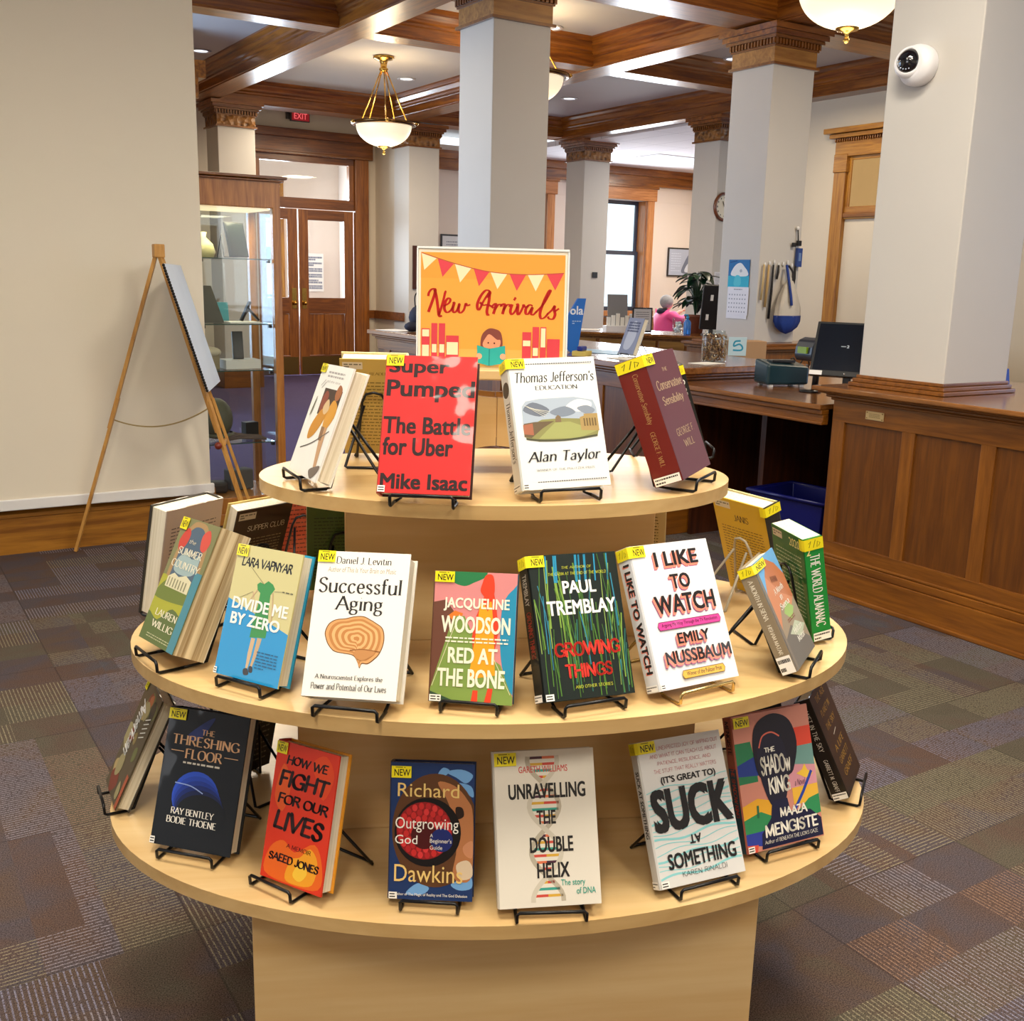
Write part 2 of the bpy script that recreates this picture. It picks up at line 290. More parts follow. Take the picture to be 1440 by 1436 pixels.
# pen strokes of a roman hand, 10 units to the capital height; '~' marks a curve
GL = {
'A': (9, '0,0 4.5,10|4.5,10 9,0|1.8,3.6 7.2,3.6'), 'B': (7.4, '1,0 1,10|~1,10 4.4,10 6,9 6,6.4 4.4,5.3 1,5.3|~1,5.3 5,5.3 7,4.2 7,1.2 5,0 1,0'),
'C': (9, '~8.4,8 7,9.5 5,10 2.4,9.2 .7,6.5 .7,3.5 2.4,.8 5,0 7.2,.6 8.5,2.2'), 'D': (9, '1,0 1,10|~1,10 4.4,10 7.3,8.6 8.4,5 7.3,1.4 4.4,0 1,0'),
'E': (7, '1,0 1,10|1,10 6.4,10|1,5.2 5.4,5.2|1,0 6.6,0'), 'F': (6.6, '1,0 1,10|1,10 6.4,10|1,5.2 5.2,5.2'),
'G': (9.4, '~8.4,8 7,9.5 5,10 2.4,9.2 .7,6.5 .7,3.5 2.4,.8 5,0 7.4,.7 8.6,1.8|8.6,0.8 8.6,4.4|6.2,4.4 8.6,4.4'), 'H': (9, '1,0 1,10|8,0 8,10|1,5.2 8,5.2'),
'I': (2.4, '1.2,0 1.2,10'), 'J': (5, '~4,10 4,6 4,2.4 3,.3 1.4,0 .4,1'), 'K': (8, '1,0 1,10|7,10 1,4.2|3,6.2 7.8,0'), 'L': (6.8, '1,0 1,10|1,0 6.4,0'),
'M': (11, '1,0 1.6,10|1.6,10 5.5,1|5.5,1 9.4,10|9.4,10 10,0'), 'N': (9, '1,0 1,10|1,10 8,0|8,0 8,10'), 'O': (9.6, '~4.8,10 2,9 .7,6.6 .7,3.4 2,1 4.8,0 7.6,1 8.9,3.4 8.9,6.6 7.6,9 4.8,10'),
'P': (7.2, '1,0 1,10|~1,10 4.6,10 6.6,9 6.6,6 4.6,4.8 1,4.8'), 'Q': (9.6, '~4.8,10 2,9 .7,6.6 .7,3.4 2,1 4.8,0 7.6,1 8.9,3.4 8.9,6.6 7.6,9 4.8,10|5.5,2.5 9.2,-1.4'),
'R': (8, '1,0 1,10|~1,10 4.6,10 6.4,9 6.4,6.3 4.6,5.2 1,5.2|3.8,5.2 7.8,0'), 'S': (7, '~6,8.4 4.8,9.8 2.8,9.9 1.1,8.6 1.2,6.6 3.4,5.4 5.6,4.2 6.2,2.2 5,.4 2.8,0 .8,1.6'),
'T': (8, '4,0 4,10|.4,10 7.6,10'), 'U': (9, '~1,10 1,6 1,3 2,.7 4.5,0 7,.7 8,3 8,6 8,10'), 'V': (9, '0.2,10 4.5,0|4.5,0 8.8,10'), 'W': (13, '.2,10 3.6,0|3.6,0 6.5,9|6.5,9 9.4,0|9.4,0 12.8,10'),
'X': (8.4, '.4,10 8,0|.4,0 8,10'), 'Y': (8.4, '.2,10 4.2,4.6|8.2,10 4.2,4.6|4.2,4.6 4.2,0'), 'Z': (7.6, '.8,10 7,10|7,10 .6,0|.6,0 7.2,0'),
'a': (6.3, '~1,5.4 2.4,6.6 4.2,6.3 4.8,5|4.8,5.2 4.8,0|~4.8,3.9 2.6,3.4 .9,2.4 .9,.8 2.2,0 4,.6 4.8,1.6'), 'b': (6.8, '1,0 1,10.4|~1,4.8 2.4,6.4 4.4,6.4 6,4.6 6,2 4.4,.1 2.4,.2 1,1.6'),
'c': (6, '~5.3,5.2 4.2,6.4 2.4,6.3 .9,4.6 .9,2 2.4,.2 4.2,.2 5.4,1.4'), 'd': (7, '5.8,0 5.8,10.4|~5.8,4.8 4.4,6.4 2.4,6.4 .9,4.6 .9,2 2.4,.1 4.4,.2 5.8,1.6'),
'e': (6, '.9,3.6 5.3,3.6|~5.3,3.6 4.9,5.7 3.2,6.6 1.6,5.8 .9,3.6 1.4,1.3 3.2,.1 5.3,1.3'), 'f': (4.2, '~4.4,9.8 3.2,10.4 2,9.6 1.8,7.6 1.8,4 1.8,0|.3,6.5 3.8,6.5'),
'g': (6.4, '~3,6.6 1.2,6 1,4 1.6,2.8 3,2.4 4.6,3 5,4.6 4.6,6 3,6.6|4.6,6 6.2,6.6|~1.6,2.8 1,1.4 2,.6 4.6,.3 5.8,-.8 5,-2.6 3,-3.1 1,-2.5 .8,-1 2,.6'), 'h': (7, '1,0 1,10.4|~1,4.6 2.6,6.4 4.6,6.4 5.8,5 5.8,3 5.8,0'),
'i': (2.6, '1.3,0 1.3,6.6|1.2,9 1.4,9.2'), 'j': (2.8, '~1.6,6.6 1.6,2 1.5,-1.4 .4,-3|1.4,9 1.6,9.2'), 'k': (6.4, '1,0 1,10.4|5.6,6.6 1,2.8|2.4,4 6.2,0'), 'l': (2.6, '1.3,0 1.3,10.4'),
'm': (10.4, '1,0 1,6.6|~1,4.6 2.4,6.3 4.2,6.4 5.2,5 5.2,3 5.2,0|~5.2,4.6 6.6,6.3 8.4,6.4 9.4,5 9.4,3 9.4,0'), 'n': (7, '1,0 1,6.6|~1,4.6 2.6,6.4 4.6,6.4 5.8,5 5.8,3 5.8,0'),
'o': (6.8, '~3.4,6.6 1.6,5.9 .8,3.3 1.6,.7 3.4,0 5.2,.7 6,3.3 5.2,5.9 3.4,6.6'), 'p': (6.8, '1,-3 1,6.6|~1,4.8 2.4,6.4 4.4,6.4 6,4.6 6,2 4.4,.1 2.4,.2 1,1.6'), 'q': (6.8, '5.8,-3 5.8,6.6|~5.8,4.8 4.4,6.4 2.4,6.4 .9,4.6 .9,2 2.4,.1 4.4,.2 5.8,1.6'),
'r': (4.8, '1,0 1,6.6|~1,4.2 2.2,6 3.4,6.6 4.6,6'), 's': (5.2, '~4.4,5.6 3,6.6 1.2,6 1.2,4.4 3,3.4 4.4,2.4 4.4,.8 2.8,0 .8,1'), 't': (4.2, '~1.8,8.6 1.8,4 1.9,1 3,.1 4.2,1|.3,6.5 3.9,6.5'),
'u': (7, '~1,6.6 1,3 1.4,.8 2.8,0 4.6,.6 5.8,2.2|5.8,6.6 5.8,0'), 'v': (6.4, '.3,6.6 3.2,0|3.2,0 6.1,6.6'), 'w': (9.4, '.3,6.6 2.6,0|2.6,0 4.7,6|4.7,6 6.8,0|6.8,0 9.1,6.6'), 'x': (6.2, '.5,6.6 5.7,0|.5,0 5.7,6.6'),
'y': (6.4, '.3,6.6 3.2,0|~6.1,6.6 3.2,0 2,-2.4 .4,-3'), 'z': (5.6, '.6,6.6 5,6.6|5,6.6 .5,0|.5,0 5.2,0'), '.': (2, '.9,0 1.1,.5'), ',': (2, '1.1,.5 .7,-1.4'), "'": (2, '1.1,10 .9,7.6'), '-': (4, '.5,3.4 3.5,3.4'), '!': (2.4, '1.2,3 1.2,10|1.1,0 1.3,.4'), ' ': (3.6, ''),
}
def pen_shape(txt, style):
    key = (txt, style)
    if key in _TC: return _TC[key]
    thick, thin, nib, serif, jit, track = {'serif': (1.75, .62, R(14), 1.05, 0, .7), 'serifbold': (2.1, .6, R(12), 1.25, 0, .9), 'fine': (1.4, .8, R(12), .8, 0, 1.6), 'brush': (2.7, 1.4, R(35), 0, .35, .5), 'hand': (1.15, .8, R(30), 0, .25, .6), 'chunk': (2.3, 1.7, R(20), 0, .2, .6), 'mono': (.9, .9, 0, 0, 0, 1)}[style]
    rg = random.Random(hash(txt) % 1000 if False else sum(map(ord, txt))); vs = []; fs = []; x = 0
    def quad(a, b, wa, wb):
        d = (b-a)
        if d.length < 1e-6: return
        n = Vector((-d.y, d.x)).normalized(); o = len(vs)
        vs.extend([tuple(a+n*wa), tuple(a-n*wa), tuple(b-n*wb), tuple(b+n*wb)]); fs.append((o, o+1, o+2, o+3))
    def half(d): 
        t = math.atan2(d.y, d.x)-nib; return .5*math.hypot(thick*math.sin(t), thin*math.cos(t))
    def disc(c, r):
        o = len(vs); vs.extend([(c.x+r*math.cos(k*math.pi/4), c.y+r*math.sin(k*math.pi/4)) for k in range(8)]); fs.append(tuple(range(o, o+8)))
    for ch in txt:
        adv, st = GL.get(ch, GL.get(ch.upper(), (5, '')))
        dy = rg.uniform(-jit, jit)
        for sk in st.split('|'):
            if not sk: continue
            cv = sk[0] == '~'; pts = [Vector((float(a)+x+rg.uniform(-jit, jit)*.5, float(b)+dy+rg.uniform(-jit, jit)*.6)) for a, b in (p.split(',') for p in sk.lstrip('~').split())]
            P = smooth_path([(p.x, p.y, 0) for p in pts], 4) if cv else [Vector((p.x, p.y, 0)) for p in pts]
            P = [Vector((p.x, p.y)) for p in P]
            ws = [half(P[min(i+1, len(P)-1)]-P[max(i-1, 0)]) for i in range(len(P))]
            for i in range(len(P)-1): quad(P[i], P[i+1], ws[i], ws[i+1])
            if not serif:
                for p, q in ((P[0], ws[0]), (P[-1], ws[-1])): disc(p, q*.95)
                for p, q in zip(P[1:-1], ws[1:-1]): disc(p, q*.98)
            elif not cv and abs(pts[1].y-pts[0].y) > 3.5:
                for p in pts:
                    if min(abs(p.y-q) for q in (0, 6.6, 10, 10.4, -3)) < .05:
                        e = serif*(1 if p.y != 6.6 else .7); quad(Vector((p.x-e-.2, p.y+(.13 if p.y < 5 else -.13))), Vector((p.x+(e if p.y != 6.6 else .2)+.1, p.y+(.13 if p.y < 5 else -.13))), .17, .17)
        x += adv+track
    _TC[key] = (vs, fs); return _TC[key]
_CM = {}
def ink(c, gloss=True):
    if isinstance(c, str) and (c, gloss) in _CM: return _CM[(c, gloss)]
    if not isinstance(c, str): return c
    k = NT('print_'+c); b = k.b; b.inputs['Base Color'].default_value = srgb(c); b.inputs['Roughness'].default_value = .5 if gloss else .6; b.inputs['Specular IOR Level'].default_value = .25
    if gloss:
        b.inputs['Coat Weight'].default_value = .4; b.inputs['Coat Roughness'].default_value = .05
        tc = k.n('TexCoord'); n2 = k.n('TexNoise'); n2.inputs['Scale'].default_value = 14; n2.inputs['Detail'].default_value = 1; k.l(tc.outputs['Object'], n2.inputs['Vector'])
        bp = k.n('Bump'); bp.inputs['Strength'].default_value = .5; bp.inputs['Distance'].default_value = .006; k.l(n2.outputs['Fac'], bp.inputs['Height']); k.l(bp.outputs[0], b.inputs['Coat Normal'])
    _CM[(c, gloss)] = k.m; return k.m
def clip100(pts):                                  # keep a printed shape within its sheet
    for ax, lim, sg in ((0, 0, 1), (0, 100, -1), (1, 0, 1), (1, 100, -1)):
        out = []
        for i, p in enumerate(pts):
            q = pts[i-1]; dp, dq = (p[ax]-lim)*sg, (q[ax]-lim)*sg
            if (dp >= 0) != (dq >= 0): t = dq/(dq-dp); out.append((q[0]+(p[0]-q[0])*t, q[1]+(p[1]-q[1])*t))
            if dp >= 0: out.append(tuple(p))
        pts = out
        if not pts: break
    return pts
class Paint:
    """prints flat colour shapes on a rectangle: 0..100 across (u) and up (v), each layer a hair above the last"""
    def __init__(s, mb, o, U, V, N, gloss=True):
        s.mb, s.o, s.U, s.V, s.N, s.k, s.g = mb, Vector(o), Vector(U), Vector(V), Vector(N).normalized(), 1, gloss
    def pt(s, u, v): return s.o+s.U*(u/100)+s.V*(v/100)+s.N*(.00006*s.k)
    def poly(s, pts, c, up=True):
        pts = clip100(pts)
        if len(pts) < 3: return s
        s.mb.add([s.pt(*p) for p in pts], [tuple(range(len(pts)))], ink(c, s.g)); s.k += 1 if up else 0; return s
    def rect(s, a, b, c, d, col): return s.poly([(a, b), (c, b), (c, d), (a, d)], col)
    def ell(s, cx, cy, rx, ry, col, n=28, rot=0):
        asp = s.U.length/s.V.length; out = []
        for i in range(n):
            x, y = rx*math.cos(2*math.pi*i/n), ry*math.sin(2*math.pi*i/n)
            xr = x*math.cos(rot)-y/asp*math.sin(rot); yr = (x*math.sin(rot)+y/asp*math.cos(rot))*asp; out.append((cx+xr, cy+yr))
        return s.poly(out, col)
    def blob(s, pts, col): return s.poly([(p.x, p.y) for p in smooth_path([(a, b, 0) for a, b in pts], 4, True)], col)
    def line(s, pts, wd, col, curve=False):           # wd in percent of the width
        L, W = s.U.length, wd/100*s.U.length/2; P = [s.pt(*p) for p in (smooth_path([(a, b, 0) for a, b in pts], 5) if curve else pts)] if not curve else [s.pt(p.x, p.y) for p in smooth_path([(a, b, 0) for a, b in pts], 5)]
        vs = []
        for i, p in enumerate(P):
            t = (P[min(i+1, len(P)-1)]-P[max(i-1, 0)]).normalized(); n = s.N.cross(t); vs += [p+n*W, p-n*W]
        s.mb.add(vs, [(2*i, 2*i+1, 2*i+3, 2*i+2) for i in range(len(P)-1)], ink(col, s.g)); s.k += 1; return s
    def T(s, txt, x0, y0, x1, y1, col, font='sans', bold=0, shear=0, rot=0):
        vs, fs = font_shape(txt) if font == 'sans' else pen_shape(txt, font)
        if not vs: return s
        if bold and font == 'sans':                    # heavier weight: the same letters struck several times, slightly apart
            v0, f0 = vs, fs; vs = []; fs = []
            for dx, dy in ((-1, -.6), (1, -.6), (-1, .6), (1, .6), (0, 0)): fs = fs+[tuple(a+len(vs) for a in f) for f in f0]; vs = vs+[(x+dx*bold, y+dy*bold) for x, y in v0]
            nb = len(v0)
        else: nb = len(vs)
        vs = [(x+shear*y, y) for x, y in vs]
        ax, bx, ay, by = min(v[0] for v in vs), max(v[0] for v in vs), min(v[1] for v in vs), max(v[1] for v in vs)
        if rot == 90: out = [(x0+(by-y)/(by-ay)*(x1-x0) if False else x1-(y-ay)/(by-ay)*(x1-x0), y0+(x-ax)/(bx-ax)*(y1-y0)) for x, y in vs]
        elif rot == -90: out = [(x0+(y-ay)/(by-ay)*(x1-x0), y1-(x-ax)/(bx-ax)*(y1-y0)) for x, y in vs]
        elif rot == 180: out = [(x1-(x-ax)/(bx-ax)*(x1-x0), y1-(y-ay)/(by-ay)*(y1-y0)) for x, y in vs]
        else: out = [(x0+(x-ax)/(bx-ax)*(x1-x0), y0+(y-ay)/(by-ay)*(y1-y0)) for x, y in vs]
        V_ = []
        for i, p in enumerate(out):
            if i and i % nb == 0: s.k += .2
            V_.append(s.pt(*p))
        s.mb.add(V_, fs, ink(col, s.g)); s.k += 1; return s
    def blurb(s, x0, y0, x1, y1, n, col, seed=1, th=.45):
        rg = random.Random(seed); vs = []; fs = []
        for i in range(n):
            y = y1-(i+.5)*(y1-y0)/n; x = x0; end = x1 if rg.random() > .15 else x0+(x1-x0)*rg.uniform(.3, .8)
            while x < end:
                L = min(rg.uniform(3, 9), end-x); o = len(vs); q = (y1-y0)/n*th/2
                vs += [s.pt(x, y-q), s.pt(x+L, y-q), s.pt(x+L, y+q), s.pt(x, y+q)]; fs.append((o, o+1, o+2, o+3)); x += L+1.6
        s.mb.add(vs, fs, ink(col, s.g)); s.k += 1; return s
# ------------------------------------------------------------------ the setting
struct('floor', MB().box((-6, -4, -.05), (18, 17.2, 0), carpet()))
struct('ceiling', MB().box((-6, -4, 3.92), (9.95, 17.2, 4.0), CEILP))
struct('ceiling_reading_room', MB().box((9.95, -4, 3.60), (18, 17.2, 3.68), tilemat('acoustic_ceiling_tile', 'e6e3e6', 'b9b6ba', .61, 1.22)))
# left wall (behind the projection screen) and its baseboard
struct('wall_left', MB().box((-6, 6.17, 0), (1.70, 6.40, 3.92), WALLP))
mb = MB(); prof = [(6.17, 0), (6.138, 0), (6.138, .20), (6.13, .205), (6.13, .225), (6.145, .24), (6.145, .26), (6.15, .275), (6.17, .275)]
vs = [(x, y, z) for x in (-6, 1.80) for y, z in prof]; n = len(prof)
mb.add(vs, [tuple(range(n))[::-1], tuple(range(n, 2*n))]+[(i, i+1, n+i+1, n+i) for i in range(n-1)], BASEX); struct('baseboard_left', mb)
# far walls
mb = MB(); Y = 15.3
mb.box((3.2, Y, 0), (5.18, Y+.2, 3.92), WALLP).box((6.96, Y, 0), (7.3, Y+.2, 3.92), WALLP).box((5.18, Y, 3.36), (6.96, Y+.2, 3.92), WALLP)
struct('wall_back', mb)
struct('wall_hall', MB().box((7.1, 14.2, 0), (7.3, 15.5, 3.92), WALLP))
struct('wall_far_left', MB().box((3.0, 11.4, 0), (3.2, 15.5, 3.92), WALLP))
struct('trim_chair_rail', MB().box((7.05, 14.25, .86), (7.1, 15.3, .98), DOORX, None).box((6.96, 15.26, .86), (7.1, 15.3, .98), DOORX))
struct('trim_crown_far_left', MB().box((3.2, 11.4, 3.25), (3.32, 15.3, 3.45), OAKY).box((3.2, 11.4, 3.45), (3.40, 15.3, 3.62), OAKY))
# the rest of the front room, behind the camera
struct('wall_front', MB().box((-6, -4.2, 0), (10.1, -4, 3.92), WALLP)); struct('wall_street', MB().box((-6.2, -4, 0), (-6, 6.3, 3.92), WALLP)); struct('wall_east', MB().box((9.92, -4, 0), (10.1, 4.0, 3.92), WALLP))
# reading room walls with two windows
Y = 16.5; mb = MB(); W1 = (11.72, 12.0+1.38); W2 = (9.6, 11.05); z0, z1 = .95, 3.02
mb.box((7.3, Y, 0), (18, Y+.3, z0), WALLPK).box((7.3, Y, z1), (18, Y+.3, 3.7), WALLPK)
for a, b in ((7.3, W2[0]), (W2[1], W1[0]), (W1[1], 18)): mb.box((a, Y, z0), (b, Y+.3, z1), WALLPK)
struct('wall_reading_room', mb)
struct('wall_reading_room_side', MB().box((14.9, 10.0, 0), (15.1, 16.5, 3.7), mat('warm_wall_paint', (232, 205, 165), .6)))
mb = MB().box((7.3, Y-.06, 3.29), (14.9, Y, 3.6), OAKX).box((7.3, Y-.14, 3.47), (14.9, Y-.06, 3.6), OAKX).box((7.3, Y-.09, 3.29), (14.9, Y-.06, 3.33), OAKX)
mb.box((14.78, 10.0, 3.29), (14.9, 16.4, 3.6), OAKY); struct('trim_crown_reading_room', mb)
for i, (a, b) in enumerate((W1, W2)):
    wdw = thing('window_%d' % (i+1), ('double hung window in a wide oak surround beside the woman in pink', 'oak framed window mostly hidden behind the middle column')[i], 'window'); wdw['kind'] = 'structure'
    cs = MB(); PK = wood('window_oak_z', 'a5622c', 'cf8d55', 2, 14, .35, .3)
    for x0, x1 in ((a-.16, a), (b, b+.16)): cs.box((x0, Y-.05, z0-.05), (x1, Y, z1), PK)
    cs.box((a-.2, Y-.07, z1), (b+.2, Y, z1+.24), wood('window_oak_x', 'a5622c', 'cf8d55', 0, 14, .35, .3)).box((a-.22, Y-.1, z1+.22), (b+.22, Y, z1+.27), OAKX)
    cs.box((a, Y, z0), (a+.02, Y+.3, z1), PK).box((b-.02, Y, z0), (b, Y+.3, z1), PK); cs.build('casing', wdw, .006)
    MB().box((a-.2, Y-.12, z0-.1), (b+.2, Y+.28, z0-.05+.05), PK).build('sill', wdw, .006)
    DK = mat('window_sash_paint', (60, 66, 84), .4)
    for nm, za, zb, yy in (('lower_sash', z0, (z0+z1)/2+.09, Y+.18), ('upper_sash', (z0+z1)/2+.03, z1, Y+.23)):
        s = MB(); x0, x1 = a+.02, b-.02
        s.box((x0, yy, za), (x0+.06, yy+.04, zb), DK).box((x1-.06, yy, za), (x1, yy+.04, zb), DK).box((x0, yy, za), (x1, yy+.04, za+.07), DK).box((x0, yy, zb-.07), (x1, yy+.04, zb), DK)
        so = s.build(nm, wdw); MB().box((x0+.06, yy+.018, za+.07), (x1-.06, yy+.022, zb-.07), GLASS).build('pane', so)
struct('trim_wainscot_reading_room', MB().box((7.3, Y-.06, .1), (14.9, Y, .82), DKX))
# a neighbouring building seen through the windows
bl = thing('building', 'pale building with a row of teal windows outside the reading room', 'building', (14, 30, 0))
MB().box((-14, 0, -4), (14, 6, .55), mat('pale_stone', (225, 226, 222), .8)).build('wall', bl)
mb = MB(); TG = mat('teal_glass', (80, 178, 190), .2)
for i in range(14): MB().box((-13+i*1.9, -.06, 0-.75), (-11.75+i*1.9, .02, .3), TG).build('window', bl)
# right wall of the alcove
mb = MB().box((9.92, 4.0, 0), (10.1, 10.2, 3.92), WALLP); struct('wall_right', mb)
# columns: shaft, necking, carved frieze, dentils, cornice
CARV = carved('carved_capital_oak', '9a6a34', '4a2a0e'); CW = .485
def column(x, y, label, plain, base_z=0, wdt=CW):
    c = thing('column', label, 'column', (x, y, 0)); c['kind'] = 'structure'; h = wdt/2
    MB().box((-h, -h, base_z), (h, h, 3.33), PLASTER).build('shaft', c, .006)
    k = MB()
    def ring(e, a, b, m): k.box((-h-e, -h-e, a), (h+e, h+e, b), m)
    ring(.028, 3.318, 3.338, DKX); ring(.008, 3.338, 3.46, wood('capital_oak', '8c5a22', 'b8843f', 0, 12, .35, .3) if plain else CARV)
    ring(.02, 3.46, 3.475, DKX); ring(.05, 3.52, 3.545, DKX); ring(.075, 3.545, 3.585, OAKX); ring(.10, 3.585, 3.63, OAKX)
    k.build('capital', c)
    d = MB(); nn = 15
    for s in (-1, 1):
        for i in range(nn):
            t = -h-.03+(2*h+.06)*(i+.5)/nn
            d.box((t-.011, s*(h+.022)-.014, 3.475), (t+.011, s*(h+.022)+.014, 3.52), DKX); d.box((s*(h+.022)-.014, t-.011, 3.475), (s*(h+.022)+.014, t+.011, 3.52), DKX)
    d.box((-h-.012, -h-.012, 3.475), (h+.012, h+.012, 3.52), DARKZ); d.build('dentil_band', c)
    if base_z == 0: MB().box((-h-.03, -h-.03, 0), (h+.03, h+.03, .25), DKX).build('base', c, .008)
    return c
G = CW/2
column(4.09+G, 6.84+G, 'white square column rising behind the New Arrivals sign', True, 1.04)
column(6.75+G, 6.756+G, 'white square column hung with a calendar and a blue and white bag', True, 1.03)
column(4.29+G, 3.064+G, 'large white square column carrying the security camera', True, 1.06)
column(9.93+G, 13.80+G, 'white column with a black switch plate left of the reading room window', False)
column(7.075+G, 14.11+G, 'white column with a framed board right of the entrance doors', False)
column(4.265+G, 13.89+G, 'white column rising behind the display case', False)
column(9.80+G, 10.66+G, 'white column carrying the round wall clock', False)
# coffered ceiling beams
def beam(ax, c, hw, a, b, label, z0=None):
    z0 = z0 or (3.64 if ax == 'y' else 3.646)
    p = [(-hw, z0), (hw, z0), (hw, z0+.012), (hw+.014, z0+.016), (hw+.014, z0+.105), (hw+.03, z0+.115), (hw+.03, z0+.135), (hw+.05, z0+.15), (hw+.05, z0+.175), (hw+.085, z0+.215), (hw+.085, z0+.235), (hw+.125, z0+.262), (hw+.125, 3.925)]
    p = p+[(-x, z) for x, z in p[::-1][:-2]]; p = p[:-1] if p[-1] == p[0] else p
    n = len(p); vs = [((c+x, t, z) if ax == 'y' else (t, c+x, z)) for t in (a, b) for x, z in p]
    mb = MB().add(vs, [tuple(range(n)), tuple(range(n, 2*n))[::-1]]+[(i, (i+1) % n, n+(i+1) % n, n+i) for i in range(n)], OAKY if ax == 'y' else OAKX)
    struct('ceiling_beam', mb, label)
beam('y', 4.14, .15, -4, 14.3, 'long oak beam running left of the middle column'); beam('y', 6.93, .16, -4, 14.3, 'long oak beam over the calendar column')
beam('y', 9.88, .20, 2, 14.3, 'oak beam at the edge of the reading room ceiling', 3.63); beam('y', 1.3, .15, -4, 14.3, 'oak beam hidden left of the screen edge')
for c, hw, l in ((3.3, .2, 'oak cross beam over the camera column'), (6.98, .2, 'oak cross beam over the middle column'), (9.45, .13, 'slim oak cross beam between the hanging lamps'), (14.22, .18, 'oak cross beam before the entrance doors')): beam('x', c, hw, -2, 9.9, l, 3.655 if hw < .15 else None)
# ------------------------------------------------------------------ entrance doors at the far end
DY = 15.3
d = thing('door_1', 'pair of tall oak entrance doors with glass upper panels', 'door', (6.0, DY, 0)); d['kind'] = 'structure'
mb = MB()
for x0, x1 in ((-1.0, -.80), (.74, .96)): mb.box((x0, -.07, 0), (x1, .02, 3.2), DOORZ)
mb.box((-1.05, -.10, 3.19), (1.02, .02, 3.46), DOORX).box((-1.1, -.16, 3.42), (1.08, .02, 3.54), DOORX).box((-1.0, -.12, 3.19), (1.0, .02, 3.23), DKX)
mb.build('casing', d, .008)
mb = MB().box((-.80, -.02, 2.45), (.74, .08, 2.60), DOORX).box((-.80, -.02, 3.10), (.74, .08, 3.2), DOORX).box((-.80, -.02, 2.58), (-.72, .08, 3.12), DOORZ).box((.66, -.02, 2.58), (.74, .08, 3.12), DOORZ)
tr = mb.build('transom', d, .006); MB().box((-.72, .025, 2.6), (.66, .032, 3.1), GLASS).build('pane', tr)
for nm, x0, x1, hs in (('door_leaf', -.795, -.16, 1), ('door_leaf', -.15, .735, -1)):
    a, b = x0+.004, x1-.004; m = MB(); st = .15
    m.box((a, 0, .01), (a+st, .05, 2.44), DOORZ).box((b-st, 0, .01), (b, .05, 2.44), DOORZ).box((a, 0, .01), (b, .05, .3), DOORX).box((a, 0, .92), (b, .05, 1.16), DOORX).box((a, 0, 2.29), (b, .05, 2.44), DOORX)
    c = (a+b)/2; m.box((c-.05, 0, .3), (c+.05, .05, .92), DOORZ).box((a+st, .015, .3), (b-st, .035, .92), DOORZ)
    lf = m.build(nm, d, .006); MB().box((a+st, .02, 1.16), (b-st, .03, 2.29), GLASS).build('pane', lf)
    MB().box((a+.02, -.006, .02), (b-.02, .001, .28), mat('dull_brass', (120, 95, 50), .4, .8)).build('kick_plate', lf)
    hx = b-.07 if hs > 0 else a+.07
    MB().box((hx-.035, -.01, 1.0), (hx+.035, 0, 1.3), BRASS).ball((hx, -.05, 1.08), .03, BRASS).build('handle', lf)
# vestibule and street door behind the glass
mb = MB().box((4.6, 17.0, 0), (5.2, 17.1, 3.3), WALLPK).box((6.25, 17.0, 0), (7.4, 17.1, 3.3), WALLPK).box((5.2, 17.0, 3.0), (6.25, 17.1, 3.3), WALLPK).box((7.22, 15.52, 0), (7.3, 17.0, 3.3), WALLPK)
struct('wall_vestibule', mb)
d3 = thing('door_2', 'glazed street door seen through the entrance doors', 'door', (5.7, 17.02, 0)); d3['kind'] = 'structure'
m = MB()
for x0, x1 in ((-.5, -.42), (.45, .55)): m.box((x0, -.05, 0), (x1, .05, 3.0), GOLDZ)
m.box((-.5, -.05, 2.3), (.55, .05, 2.4), GOLDZ).box((-.5, -.05, .75), (.55, .03, 0), DOORX); m.build('frame', d3)
m = MB().box((-.42, -.04, 1.72), (.45, 0, 1.92), BLACKP).box((-.42, -.04, 1.12), (.45, 0, 1.17), BLACKP); m.build('push_bar', d3)
po = MB(); po.box((0, -.006, 0), (.30, 0, .62), PAPER); P_ = Paint(po, (0, -.0062, 0), (.30, 0, 0), (0, 0, .62), (0, -1, 0), False)
for i in range(6): P_.blurb(8, 6+i*15, 92, 17+i*15, 2, '6f7890', i, .8)
tag(po.build('poster', loc=(6.62, 16.98, 1.22)), 'white notice with rows of print seen through the right door glass', 'poster')
ex = thing('exit_sign', 'red lit exit sign above the entrance doors', 'sign', (5.86, 15.29, 3.66))
MB().box((-.13, -.09, -.01), (.16, -.05, .13), mat('exit_housing', (70, 66, 62), .5)).box((-.17, -.05, .02), (-.1, 0, .12), mat('exit_bracket', (60, 55, 50), .5)).build('housing', ex)
fp = MB(); fp.box((-.11, -.095, 0), (.15, -.09, .12), mat('exit_red', (150, 30, 35), .4, emit=.5)); Paint(fp, (-.11, -.0955, 0), (.26, 0, 0), (0, 0, .12), (0, -1, 0), False).T('EXIT', 12, 18, 88, 84, mat('exit_letters', (235, 95, 100), .4, emit=1.0), bold=.01)
fp.build('face_plate', ex)
